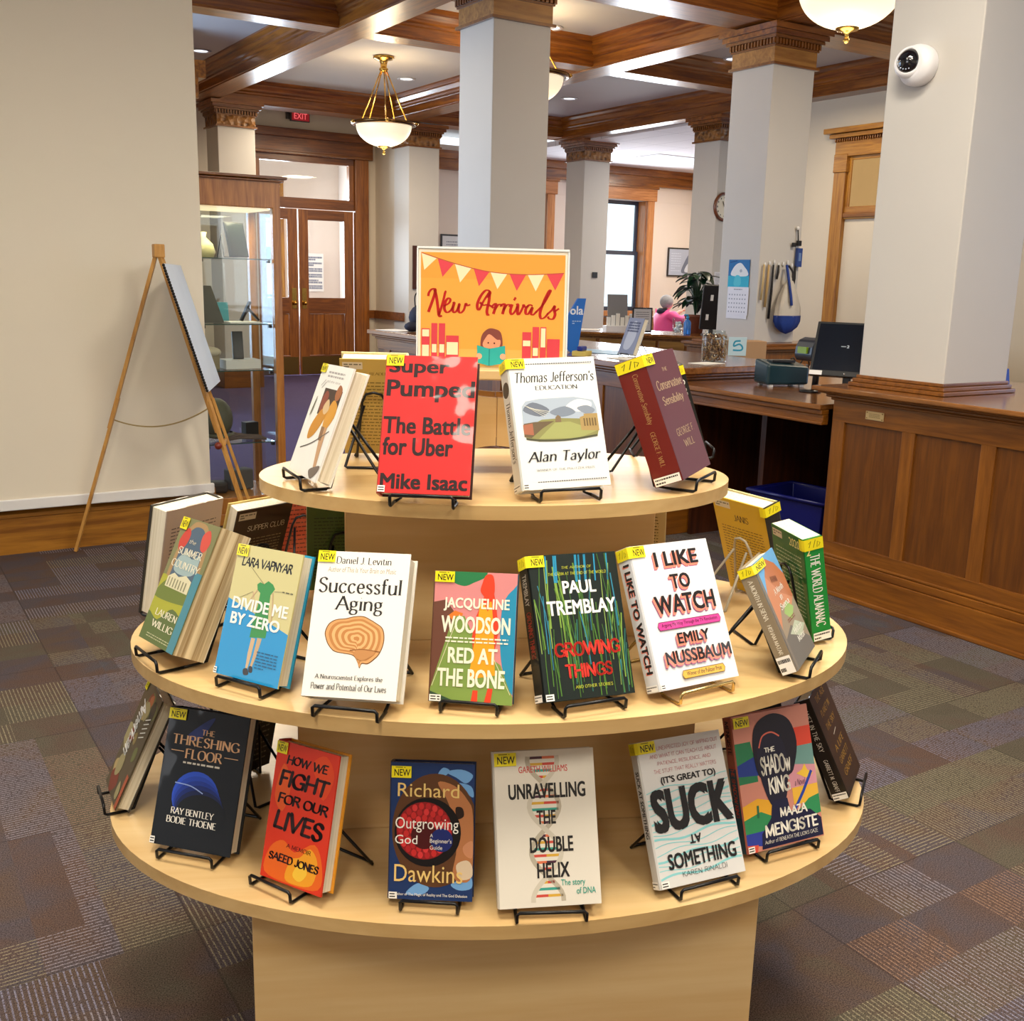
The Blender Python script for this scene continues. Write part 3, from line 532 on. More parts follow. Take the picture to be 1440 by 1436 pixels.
# yellow oak doorway in the alcove on the right, and another behind the camera column
def oak_doorway(name, lab, y0, y1, dark=False):
    o = thing(name, lab, 'door', (9.92, (y0+y1)/2, 0)); o['kind'] = 'structure'; h = (y1-y0)/2; m = MB()
    for s in (-1, 1): m.box((-.06, s*h-(.17 if s > 0 else 0), 0), (.02, s*h+(0 if s > 0 else .17), 3.0), GOLDZ).box((-.08, s*h-(.19 if s > 0 else 0), 2.8), (.02, s*h+(0 if s > 0 else .19), 3.0), GOLDY)
    m.box((-.07, -h, 2.97), (.02, h, 3.15), GOLDY).box((-.12, -h-.06, 3.17), (.02, h+.06, 3.22), GOLDY).box((-.17, -h-.11, 3.22), (.02, h+.11, 3.28), GOLDY)
    for i in range(44):
        t = -h+2*h*(i+.5)/44; m.box((-.10, t-.008, 3.13), (-.06, t+.008, 3.17), DKY)
    m.build('casing', o, .006)
    m = MB().box((-.03, -h+.17, 2.28), (.03, h-.17, 2.42), GOLDY).box((-.05, -h+.17, 2.3), (-.02, h-.17, 2.35), DKY)
    for s in (-1, 1): m.box((-.02, s*(h-.17)-.05, 2.4), (.03, s*(h-.17)+.05, 3.0), GOLDZ)
    m.box((-.02, -h+.17, 2.93), (.03, h-.17, 3.0), GOLDY); t = m.build('transom', o, .005)
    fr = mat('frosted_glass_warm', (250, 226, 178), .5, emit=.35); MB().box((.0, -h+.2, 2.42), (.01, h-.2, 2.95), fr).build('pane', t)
    m = MB(); a, b = -h+.175, h-.175
    m.box((0, a, 0), (.05, a+.14, 2.28), GOLDZ).box((0, b-.14, 0), (.05, b, 2.28), GOLDZ).box((0, a, 2.12), (.05, b, 2.28), GOLDY).box((0, a, .95), (.05, b, 1.2), GOLDY).box((0, a, 0), (.05, b, .3), GOLDY).box((.015, a, .2), (.04, b, 1), GOLDZ)
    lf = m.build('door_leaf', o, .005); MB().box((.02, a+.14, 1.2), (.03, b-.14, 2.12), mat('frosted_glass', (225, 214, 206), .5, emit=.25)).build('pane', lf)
oak_doorway('door_3', 'golden oak doorway with frosted panes between the two right columns', 7.35, 8.79)
oak_doorway('door_4', 'oak doorway just visible right of the camera column', 4.25, 5.62)

# ------------------------------------------------------------------ lamps
BOWL = mat('frosted_bowl_glass', (255, 240, 208), .4, emit=.75); BOWL2 = mat('frosted_bowl_glass_bright', (255, 238, 202), .4, emit=1.0)
def pendant(x, y, label, em, up=0):
    Mu = Matrix.Translation((0, 0, up))
    o = thing('pendant_lamp', label, 'lamp', (x, y, 3.92), .4, 'bowl pendant lamps')
    MB().lathe([(.02, -.005), (.115, -.005), (.12, -.02), (.10, -.035), (.05, -.05), (.04, -.07), (.035, -.12), (.05, -.13), (.05, -.15), (.02, -.17), (0, -.17)], BRASS, 28).build('ceiling_canopy', o)
    for k in range(5):
        a = 2*math.pi*k/5+.2; MB().tube([(.03*math.cos(a), .03*math.sin(a), -.15), (.27*math.cos(a), .27*math.sin(a), -.70+up)], .008, BRASS, 6).build('rod', o)
    m = MB().lathe([(.285, -.70), (.36, -.705), (.375, -.715), (.365, -.735), (.33, -.745), (.29, -.735), (.285, -.70)], mat('antique_brass', (120, 88, 52), .25, 1), 40, Mu)
    for k in range(5):
        a = 2*math.pi*k/5+.2; m.ball((.37*math.cos(a), .37*math.sin(a), -.72+up), (.03, .03, .018), BRASS, 8)
    m.build('rim', o)
    pr = [(.315*math.cos(t*math.pi/2/12), -.735-.235*math.sin(t*math.pi/2/12)**1.0) for t in range(13)]
    b = MB().lathe(pr, em, 40, Mu).build('glass_bowl', o)
    MB().lathe([(.075, -.955), (.07, -.975), (.03, -.985), (.012, -1.0), (.012, -1.02), (.022, -1.035), (.012, -1.05), (0, -1.055)], BRASS, 20, Mu).build('finial', o)
    l = bpy.data.lights.new('lamp_bulb', 'POINT'); l.energy = 18; l.color = (1, .80, .52); l.shadow_soft_size = .1
    lo = bpy.data.objects.new('lamp_bulb', l); COL.objects.link(lo); lo.parent = o; lo.location = (0, 0, -.60+up)
    l2 = bpy.data.lights.new('lamp_glow', 'POINT'); l2.energy = 16; l2.color = (1, .82, .56); l2.shadow_soft_size = .2
    lo = bpy.data.objects.new('lamp_glow', l2); COL.objects.link(lo); lo.parent = o; lo.location = (0, 0, -1.18+up)
pendant(5.43, 11.47, 'bowl pendant lamp before the entrance doors, left of the middle column', BOWL)
pendant(5.59, 8.69, 'bowl pendant lamp half hidden behind the middle column', BOWL, .16)
pendant(5.55, 4.94, 'large near bowl pendant lamp cut by the top edge', BOWL2, .17)
LED = mat('recessed_lamp_lens', (225, 238, 255), .4, emit=2.2)
for x, y, l in ((6.25, 12.55, 'recessed ceiling light right of the left hanging lamp'), (3.68, 12.5, 'recessed ceiling light at the edge of the projection screen'), (6.12, 9.14, 'recessed ceiling light right of the middle column'),
             (8.64, 12.42, 'recessed ceiling light in the dim bay over the far right column'), (8.5, 9.12, 'recessed ceiling light left of the calendar column')):
    o = thing('recessed_light', l, 'light', (x, y, 3.92), 0, 'recessed ceiling lights')
    MB().lathe([(.075, -.002), (.11, -.002), (.115, -.008), (.11, -.014), (.085, -.012), (.075, -.002)], WHITEP, 24).build('trim_ring', o)
    MB().lathe([(.085, -.004), (.04, -.010), (0, -.012)], LED, 20).build('lens', o)
for x, y, sx, l in ((11.7, 12.2, 1.2, 'ceiling light panel near the far right columns'), (12.4, 14.6, 1.2, 'ceiling light panel before the reading room window')):
    o = thing('ceiling_light_panel', l, 'light', (x, y, 3.6)); MB().box((-sx/2, -.3, -.012), (sx/2, .3, 0), WHITEP).build('frame', o)
    MB().box((-sx/2+.03, -.27, -.016), (sx/2-.03, .27, -.011), mat('light_diffuser', (215, 225, 240), .5, emit=.6)).build('diffuser', o)

# ------------------------------------------------------------------ projection screen, easel, display case
o = thing('projection_screen', 'cream projection screen pulled down over the left wall', 'screen', (-1.2, 6.09, .3))
MB().box((-4, -.002, 0), (2.955, .002, 3.55), mat('screen_fabric', (232, 222, 202), .75, noise=.02, nscale=2, bump=.05, bscale=120)).build('fabric', o)
MB().box((-4, -.014, -.045), (2.975, .014, .015), mat('screen_bar_white', (232, 230, 228), .4)).build('bottom_bar', o, .006)
MB().box((-4.1, -.06, 3.5), (3.05, .06, 3.62), WHITEP).build('housing', o, .01)
e = thing('easel', 'folding pine easel standing against the projection screen', 'easel', (1.45, 5.83, 0))
ap = Vector((0, 0, 1.65)); feet = {'rear_leg': Vector((-.47, .21, 0)), 'near_leg': Vector((.36, -.43, 0)), 'far_leg': Vector((.49, -.13, 0))}
def stick(a, b, wd, m, mb):
    a, b = Vector(a), Vector(b); t = (b-a).normalized(); s = Vector((0, 0, 1)).cross(t).normalized(); u = t.cross(s); vs = []
    for p in (a, b): vs += [p+s*wd+u*wd*.6, p-s*wd+u*wd*.6, p-s*wd-u*wd*.6, p+s*wd-u*wd*.6]
    return mb.add(vs, [(0, 1, 2, 3), (7, 6, 5, 4), (0, 4, 5, 1), (1, 5, 6, 2), (2, 6, 7, 3), (3, 7, 4, 0)], m)
for nm, f in feet.items():
    m = MB(); mid = ap.lerp(f, .53); stick(ap, ap.lerp(f, .58), .015, EASELW, m); off = Vector((.0, -.02, 0)); stick(ap.lerp(f, .48)+off, f+Vector((0, 0, .006)), .013, EASELW, m); m.build('leg', e)
MB().box((-.025, -.03, 1.60), (.03, .03, 1.67), EASELW).build('head_block', e, .006)
MB().tube([feet['near_leg']*.62+ap*.38+Vector((0, -.02, 0)), feet['far_leg']*.62+ap*.38], .012, EASELW, 6).ball(feet['near_leg']*.62+ap*.38+Vector((-.03, -.03, 0)), .02, mat('red_knob', (120, 40, 25), .4)).build('ledge', e)
a, b = ap.lerp(feet['rear_leg'], .55), ap.lerp(feet['near_leg'], .5); ch = MB()
pts = [a.lerp(b, i/24)+Vector((0, 0, -.07*4*(i/24)*(1-i/24))) for i in range(25)]; ch.tube(pts, .004, mat('chain_metal', (190, 165, 110), .3, .9), 6); ch.build('chain', e)
pad = thing('flip_chart', 'pale blue spiral bound chart pad resting on the easel', 'chart pad', (1.475, 5.82, 1.60))
dn = Vector((.182, -.05, -.637)); wdv = Vector((.233, .57, -.007)); nn = wdv.cross(dn).normalized(); st = Vector((-.103, -.37, -.033))
m = MB(); q = [st, st+wdv, st+wdv+dn, st+dn]; m.add([p+nn*t for t in (0, -.012) for p in q], [(0, 1, 2, 3), (7, 6, 5, 4), (0, 4, 5, 1), (1, 5, 6, 2), (2, 6, 7, 3), (3, 7, 4, 0)], mat('pad_paper_blue', (214, 228, 252), .5, noise=.08, nscale=6)); m.build('pad', pad)  # paper colour carries the blue of reflected window light
m = MB()
for i in range(46): m.ball(st+dn*(i+.5)/46+nn*-.006-wdv*.006, .0085, BLACK, 6)
m.build('spiral_binding', pad)
cs = thing('display_case', 'tall oak and glass display case beside the projection screen', 'cabinet', (2.03, 6.55, 0))
m = MB(); hx, hy = .27, .25
for sx in (-1, 1):
    for sy in (-1, 1):
        m.box((sx*hx-(.05 if sx > 0 else 0), sy*hy-(.05 if sy > 0 else 0), .1), (sx*hx+(0 if sx > 0 else .05), sy*hy+(0 if sy > 0 else .05), 1.95), CASEZ)
m.box((-hx, -hy, 1.91), (hx, hy, 2.07), CASEZ).box((-hx-.02, -hy-.02, 2.06), (hx+.02, hy+.02, 2.075), DKX).box((-hx-.035, -hy-.035, 2.075), (hx+.035, hy+.035, 2.095), DKX)
m.box((-hx, -hy, .06), (hx, hy, .17), CASEZ).box((-hx-.01, -hy-.01, 0), (hx+.01, hy+.01, .07), CASEZ); m.build('frame', cs, .004)
MB().box((-hx+.05, -hy+.01, .17), (hx-.05, -hy+.014, 1.91), GLASS).build('front_pane', cs); MB().box((-hx+.05, hy-.014, .17), (hx-.05, hy-.01, 1.91), GLASS).build('back_pane', cs)
for sx in (-1, 1): MB().box((sx*(hx-.012)-.002, -hy+.05, .17), (sx*(hx-.012)+.002, hy-.05, 1.91), GLASS).build('side_pane', cs)
MB().box((-hx+.05, -hy+.05, 1.9), (hx-.05, hy-.05, 1.909), mat('case_lamp_diffuser', (255, 236, 190), .5, emit=.9)).build('lamp', cs)
EDGE = mat('glass_shelf_edge', (70, 96, 86), .15, alpha=1, trans=.3)
SHZ = (1.613, 1.225, .945, .497)
for z in SHZ:
    s = MB().box((-hx+.055, -hy+.055, z-.004), (hx-.055, hy-.055, z+.002), GLASS).build('shelf', cs); MB().box((-hx+.05, -hy+.051, z-.004), (hx-.05, -hy+.055, z+.002), EDGE).build('edge', s)
    for sx in (-1, 1): MB().box((sx*(hx-.065)-.01, -hy+.045, z-.022), (sx*(hx-.065)+.01, -hy+.07, z-.005), BLACK).build('shelf_clip', cs)
ll = bpy.data.lights.new('case_lamp', 'AREA'); ll.size = .3; ll.energy = 5; ll.color = (1, .86, .55); lo = bpy.data.objects.new('case_lamp', ll); COL.objects.link(lo); lo.location = (2.03, 6.55, 1.88)
# exhibits on the glass shelves
def lean_box(name, lab, cat, loc, size, m, rz=0, rx=0, m2=None, parts=None):
    mb = MB().box((-size[0]/2, 0, 0), (size[0]/2, size[1], size[2]), m)
    if m2: mb.box((-size[0]/2+.008, -.002, .008), (size[0]/2-.008, .001, size[2]-.008), m2)
    o = mb.build(name, None, .002, loc, (rx, 0, rz)); return tag(o, lab, cat)
lean_box('framed_photograph', 'small dark tilted frame on the top glass shelf of the case', 'frame', (2.09, 6.45, SHZ[0]+.012), (.14, .012, .21), mat('dark_frame', (36, 38, 36), .25), R(20), R(-14), mat('dark_photo', (52, 60, 56), .15))
MB_ = MB(); MB_.tube([(-.05, .11, 0), (-.04, .05, .14), (-.05, -.03, .004), (.03, -.03, .004)], .003, BLACK, 6); tag(MB_.build('frame_stand', loc=(2.05, 6.50, SHZ[0]+.006)), 'black wire stand behind the frame on the top case shelf', 'stand')
m = MB(); m.lathe([(.0, 0), (.07, 0), (.085, .03), (.07, .08), (.03, .12), (.035, .15), (0, .15)], mat('pale_green_ceramic', (205, 200, 150), .3), 20); tag(m.build('vase', loc=(1.90, 6.60, SHZ[0]+.004)), 'pale ceramic piece at the back of the top case shelf', 'vase')
m = MB().add([(-.07, 0, 0), (.09, 0, 0), (.09, .16, 0), (-.07, .16, 0), (-.07, .05, .22), (.03, .05, .22), (.03, .10, .22), (-.07, .10, .22)], [(0, 3, 2, 1), (4, 5, 6, 7), (0, 1, 5, 4), (1, 2, 6, 5), (2, 3, 7, 6), (3, 0, 4, 7)], mat('dark_olive_board', (62, 58, 46), .5)); tag(m.build('display_board', loc=(1.90, 6.48, SHZ[1]+.004)), 'dark tapering board on the second case shelf', 'board')
lean_box('booklet', 'small teal booklet behind the dark board in the case', 'booklet', (2.03, 6.62, SHZ[1]+.004), (.07, .01, .12), mat('teal_card', (70, 150, 160), .5), 0, R(-8))
m = MB().box((-.09, -.08, 0), (.11, .10, .006), PAPER); tag(m.build('paper_sheet', loc=(2.10, 6.50, SHZ[1]+.003)), 'white sheet lying on the second case shelf', 'paper')
m = MB(); stick((-.04, 0, .005), (.02, .01, .12), .012, BLACKP, m); stick((.0, 0, .085), (.07, 0, .006), .011, BLACKP, m); stick((.01, 0, .075), (-.045, 0, .006), .008, BLACKP, m); tag(m.build('phone_handset', loc=(2.13, 6.46, SHZ[1]+.012)), 'black handset on a prop on the second case shelf', 'handset')
lean_box('phone', 'tall black phone leaning on a white box in the case', 'phone', (2.08, 6.50, SHZ[2]+.062), (.065, .025, .17), BLACKP, R(-8), R(-12))
m = MB().box((-.11, -.06, 0), (.11, .08, .055), mat('white_card_box', (232, 228, 220), .6)); tag(m.build('box', loc=(2.09, 6.50, SHZ[2]+.003)), 'white carton on the third case shelf', 'box')
m = MB().box((-.05, -.05, 0), (.05, .05, .10), mat('khaki_fabric', (150, 135, 105), .9)); m.ball((0, 0, .10), (.075, .07, .035), mat('cream_fabric', (205, 192, 165), .9)); tag(m.build('hat', loc=(1.90, 6.52, SHZ[2]+.003)), 'cream hat over a khaki block on the third case shelf', 'hat')
m = MB().ball((0, 0, .135), (.10, .12, .13), mat('olive_helmet', (92, 90, 70), .5), 20).lathe([(.10, .05), (.125, .04), (.125, .03), (.10, .035)], mat('olive_helmet', (92, 90, 70), .5), 20); tag(m.build('helmet', loc=(1.93, 6.52, SHZ[3]+.004)), 'olive army helmet on the lowest glass shelf', 'helmet')
m = MB()
for i in range(9): m.tube([(-.13, -.08+i*.018, .02), (-.05, -.08+i*.018, .03+.012*(i % 2)), (.05, -.09+i*.018, .022), (.12, -.08+i*.018, .015)], .008, mat('striped_cloth', (96, 78, 70), .9), 6)
tag(m.build('folded_cloth', loc=(2.075, 6.44, SHZ[3]+.004)), 'striped folded cloth before the helmet in the case', 'cloth')
lean_box('camera', 'black camera at the right of the lowest glass shelf', 'camera', (2.16, 6.52, SHZ[3]+.004), (.09, .06, .10), BLACKP, .2)
m = MB().box((-.08, -.05, 0), (.08, .05, .13), mat('grey_cloth', (82, 78, 76), .8)); tag(m.build('storage_box', loc=(2.07, 6.55, .172), rot=(0, 0, .2), bevel=.01), 'grey box on the floor of the display case', 'box')
m = MB().box((-.07, -.06, 0), (.07, .06, .07), mat('dark_leather', (48, 34, 28), .6)); tag(m.build('leather_case', loc=(1.91, 6.5, .172), rot=(0, 0, -.3), bevel=.02), 'dark leather case on the floor of the display case', 'case')
# ------------------------------------------------------------------ the three-tier display
TZ = {'t': EYE-.3818, 'm': EYE-.697, 'b': EYE-1.0422}
TIER = {'t': (-.0297, 2.05, .462, .3035), 'm': (-.0231, 2.05, .717, .489), 'b': (-.0166, 2.05, .780, .512)}
TROT = R(7.25)
dc = room(-.0231, 2.05)
st_ = thing('book_display_stand', 'pale maple three-tier oval book display stand in the middle of the carpet', 'display stand', (dc[0], dc[1], 0), -YA+TROT)
for k in 'bmt':
    cx, cy, a, b = TIER[k]; m = MB(); z = TZ[k]; n = 96
    ox, oy = cx+.0231, 0; ox, oy = ox*math.cos(TROT), -ox*math.sin(TROT)
    ring = [(ox+a*math.cos(2*math.pi*i/n), oy+b*math.sin(2*math.pi*i/n)) for i in range(n)]
    vs = [(x, y, z) for x, y in ring]+[(x, y, z-.025) for x, y in ring]
    m.add(vs, [tuple(range(n))], MAPLE); m.add(vs, [tuple(range(n, 2*n))[::-1]], MAPLED); m.add(vs, [(i+n, (i+1) % n+n, (i+1) % n, i) for i in range(n)], MAPLED, True)
    m.build('shelf', st_, .002)
def core(x0, x1, y0, y1, z0, z1, nm): MB().box((x0, y0, z0), (x1, y1, z1), MAPLE).build(nm, st_, .002)
core(-.305, .295, -.085, .085, TZ['m'], TZ['t']-.025, 'upper_core')
core(-.392, .372, -.18, .15, TZ['b'], TZ['m']-.025, 'middle_core')
core(-.466, .468, -.335, .31, .0, TZ['b']-.025, 'base_cabinet')
# riser with arched panels carrying the sign
rc = room(-.035, 2.05); rs = thing('sign_riser', 'small maple riser with arched panels holding up the New Arrivals sign', 'riser', (rc[0], rc[1], TZ['t']), -YA+R(3))
H_ = .2075; m = MB(); N = 14; PL = MAPLE
for s in (-1, 1):
    top = [(s*.15*i/N, H_-.02-.036*math.cos(math.pi/2*i/N)**1.2) for i in range(N+1)]; bot = [(s*.15*i/N, .058*max(0, 1-(i/N/.62)**2)**.5 if i/N < .62 else 0) for i in range(N+1)]
    x0 = .0008*s
    poly = [(x if i else x0, z) for i, (x, z) in enumerate(bot)]+[(x if i else x0, z) for i, (x, z) in list(enumerate(top))[::-1]]
    Mx = Matrix(((1, 0, 0, 0), (0, 0, -1, 0), (0, 1, 0, 0), (0, 0, 0, 1)))
    for yy in (-.02, .09): MB().prism([(x, z) for x, z in poly], -yy-.012, -yy, PL, M=Mx).build('panel', rs)
MB().box((-.16, -.045, H_-.02), (.16, .12, H_), MAPLE).build('top_board', rs, .003)
# New Arrivals sign
sc_ = room(-.047, 2.054); sg = thing('sign', 'orange New Arrivals sign in a clear upright holder on the riser', 'sign', (sc_[0], sc_[1], TZ['t']+H_+.0015), -YA+R(1.5))
SW, SH = .286, .221
Mt = Matrix.Rotation(R(-4), 4, 'X')
ho = MB().box((-SW/2, .0018, 0), (SW/2, .0035, SH), mat('clear_acrylic_back', (236, 236, 232), .15)).box((-SW/2-.003, -.002, 0), (-SW/2, .0035, SH), mat('acrylic_edge', (225, 228, 228), .1)).box((SW/2, -.002, 0), (SW/2+.003, .0035, SH), mat('acrylic_edge', (225, 228, 228), .1)).box((-SW/2-.003, -.002, SH), (SW/2+.003, .0035, SH+.004), mat('acrylic_edge', (225, 228, 228), .1)).box((-SW/2, -.05, 0), (SW/2, .06, .003), GLASS)
ho.build('holder', sg, rot=(R(-3), 0, 0))
pp = MB(); pp.box((-SW/2+.001, -.0002, .001), (SW/2-.001, .0012, SH-.001), ink('f0e3cf'))
p = Paint(pp, (-SW/2, -.0006, 0), (SW, 0, 0), (0, 0, SH), (0, -1, 0))
def sp(pts): return [((a-110)/11.45, 100-(b-75)/9.05) for a, b in pts]
p.rect(1.8, 1.5, 98.2, 97, 'e2a043'); p.poly(sp([(130, 300), (1230, 300), (1230, 112), (130, 112)]), 'dd9a3e'); p.rect(1.8, 0, 98.2, 15, 'e6aa54')
RED, CRM = 'd3434f', 'f3dcb4'
for i, q in enumerate([[(135, 112), (248, 150), (155, 240)], [(258, 152), (380, 188), (295, 290)], [(390, 190), (515, 218), (430, 330)], [(532, 216), (655, 242), (575, 355)], [(662, 244), (790, 256), (717, 374)], [(808, 254), (935, 258), (866, 384)], [(945, 254), (1075, 250), (1012, 384)], [(1092, 246), (1225, 240), (1162, 374)]]):
    p.poly(sp(q), RED if i % 2 else CRM, up=False)
p.k += 1; p.line(sp([(135, 108), (390, 186), (660, 243), (940, 257), (1226, 240)]), .5, 'b24a3a', True)
INK = 'ae1512'
script = [[(188, 440), (192, 415), (212, 388), (238, 384), (240, 410), (222, 470), (190, 562)], [(236, 388), (250, 440), (262, 520), (270, 580), (282, 596), (293, 586)], [(270, 590), (290, 520), (306, 460), (318, 408), (326, 398)], [(308, 515), (345, 492), (358, 466), (344, 452), (322, 476), (312, 530), (330, 562), (360, 548), (384, 510)],
 [(378, 492), (388, 486), (376, 535), (388, 562), (412, 540), (428, 492), (420, 540), (436, 564), (462, 540), (476, 492), (486, 506), (512, 498)],
 [(640, 440), (664, 408), (650, 386), (624, 388), (590, 430), (566, 490), (568, 528), (580, 536), (592, 516), (612, 470), (660, 392)], [(660, 392), (654, 470), (640, 540), (646, 574), (660, 572)], [(584, 478), (610, 500), (650, 496), (690, 520)],
 [(676, 508), (702, 486), (708, 500), (690, 566)], [(698, 540), (722, 498), (744, 492), (752, 508)], [(744, 500), (768, 486), (776, 500), (760, 566)], [(766, 540), (790, 498), (812, 492), (818, 508)],
 [(834, 488), (820, 540), (832, 566), (858, 540), (874, 500)], [(846, 458), (860, 434)], [(864, 492), (878, 490), (876, 556), (890, 562), (916, 510), (920, 490), (934, 506), (956, 498)],
 [(992, 496), (966, 490), (940, 520), (940, 556), (960, 558), (990, 506), (980, 552), (996, 566), (1022, 540)], [(1016, 546), (1068, 490), (1112, 412), (1128, 376), (1112, 384), (1074, 470), (1050, 550), (1058, 592), (1086, 584), (1112, 552)], [(1104, 560), (1140, 526), (1162, 492), (1158, 520), (1166, 560), (1150, 594), (1120, 592), (1112, 576)], [(1158, 540), (1196, 512)]]
for s_ in script:
    q = [Vector((a, b)) for a, b in s_]; cv = smooth_path([(a.x, a.y, 0) for a in q], 5); vs = []; n = len(cv)
    for i, c in enumerate(cv):
        t = (cv[min(i+1, n-1)]-cv[max(i-1, 0)]).normalized(); hw = 4.6+6.6*abs(t.y)**1.3*(1 if t.y > 0 or abs(t.y) < .3 else .7); nv = Vector((-t.y, t.x, 0)); vs += [c+nv*hw, c-nv*hw]
    pp.add([p.pt(*sp([(v.x, v.y)])[0]) for v in vs], [(2*i, 2*i+1, 2*i+3, 2*i+2) for i in range(n-1)], ink(INK))
p.k += 1
def bk(x0, y0, x1, y1, bands):
    (a, b), (c, d) = sp([(x0, y1), (x1, y0)]); p.rect(a, b, c, d, 'cf3f4b')
    for f0, f1 in bands: p.rect(a+.5, b+(d-b)*f0, c-.5, b+(d-b)*f1, CRM)
for a in ((138, 690, 202, 975, ((.0, .55), (.78, .97))), (214, 648, 260, 975, ((.30, .50),)), (272, 648, 320, 975, ((.30, .50),)), (328, 742, 426, 975, ((.36, .78),)), (918, 702, 986, 975, ((.6, .76),)), (996, 660, 1046, 975, ((.28, .48),)), (1056, 660, 1102, 975, ((.5, .97),)), (1110, 752, 1208, 975, ())): bk(*a)
p.blob(sp([(596, 810), (606, 730), (650, 684), (700, 682), (750, 710), (766, 800), (740, 830), (620, 830)]), '7d4038'); p.blob(sp([(612, 800), (636, 750), (665, 725), (720, 765), (748, 770), (742, 820), (700, 834), (630, 830)]), 'e79572')
p.poly(sp([(568, 812), (664, 838), (786, 812), (790, 950), (664, 972), (574, 950)]), '2aa6a0'); p.line(sp([(664, 838), (664, 972)]), .6, '1c7d80')
for c in ((655, 792), (702, 794)): q = sp([c])[0]; p.ell(q[0], q[1], .55, .75, '3a1e1c', 10)
for c in ((585, 898), (770, 898)): q = sp([c])[0]; p.ell(q[0], q[1], 2, 2.6, 'f0a582', 12)
pp.build('printed_sheet', sg, rot=(R(-3), 0, 0))

# ------------------------------------------------------------------ wire book stands
def book_stand(label, x, y, z, yaw, lean, bw, bt, m=BLACK, wl=None, dx=0, hb=.15):
    X, Y = room(x, y); o = thing('book_stand', label, 'book stand', (X, Y, z), -YA+yaw, 'wire book stands'); r = .0029; wl = wl or bw*.34
    c, s = math.cos(lean), math.sin(lean); yb = bt/c+.006
    front = [(-wl+dx, .03, .0035), (-wl+dx, -.012, .0035), (-wl+dx, -.017, .006), (-wl+dx, -.018, .020), (-wl+.004+dx, -.018, .0235), (wl-.004+dx, -.018, .0235), (wl+dx, -.018, .020), (wl+dx, -.017, .006), (wl+dx, -.012, .0035), (wl+dx, .03, .0035)]
    MB().tube(front, r, m).build('front_lip', o)
    def up(q, xx, off=0): return (xx, yb+off+q*s, .004+q*c)
    MB().tube([(-wl+dx, .02, .0035), up(-.0, -wl*.9), up(hb*.85, -.024), up(hb*.97, -.016), up(hb, 0), up(hb*.97, .016), up(hb*.85, .024), up(0, wl*.9), (wl+dx, .02, .0035)], r, m).build('back_frame', o)
    yt = yb+hb*.75*s
    MB().tube([up(hb*.8, -.02, .006), (-.05, yt+.085, .0035), (-.045, yt+.09, .003), (.045, yt+.09, .003), (.05, yt+.085, .0035), up(hb*.8, .02, .006)], r, m).build('rear_leg', o)
    return o
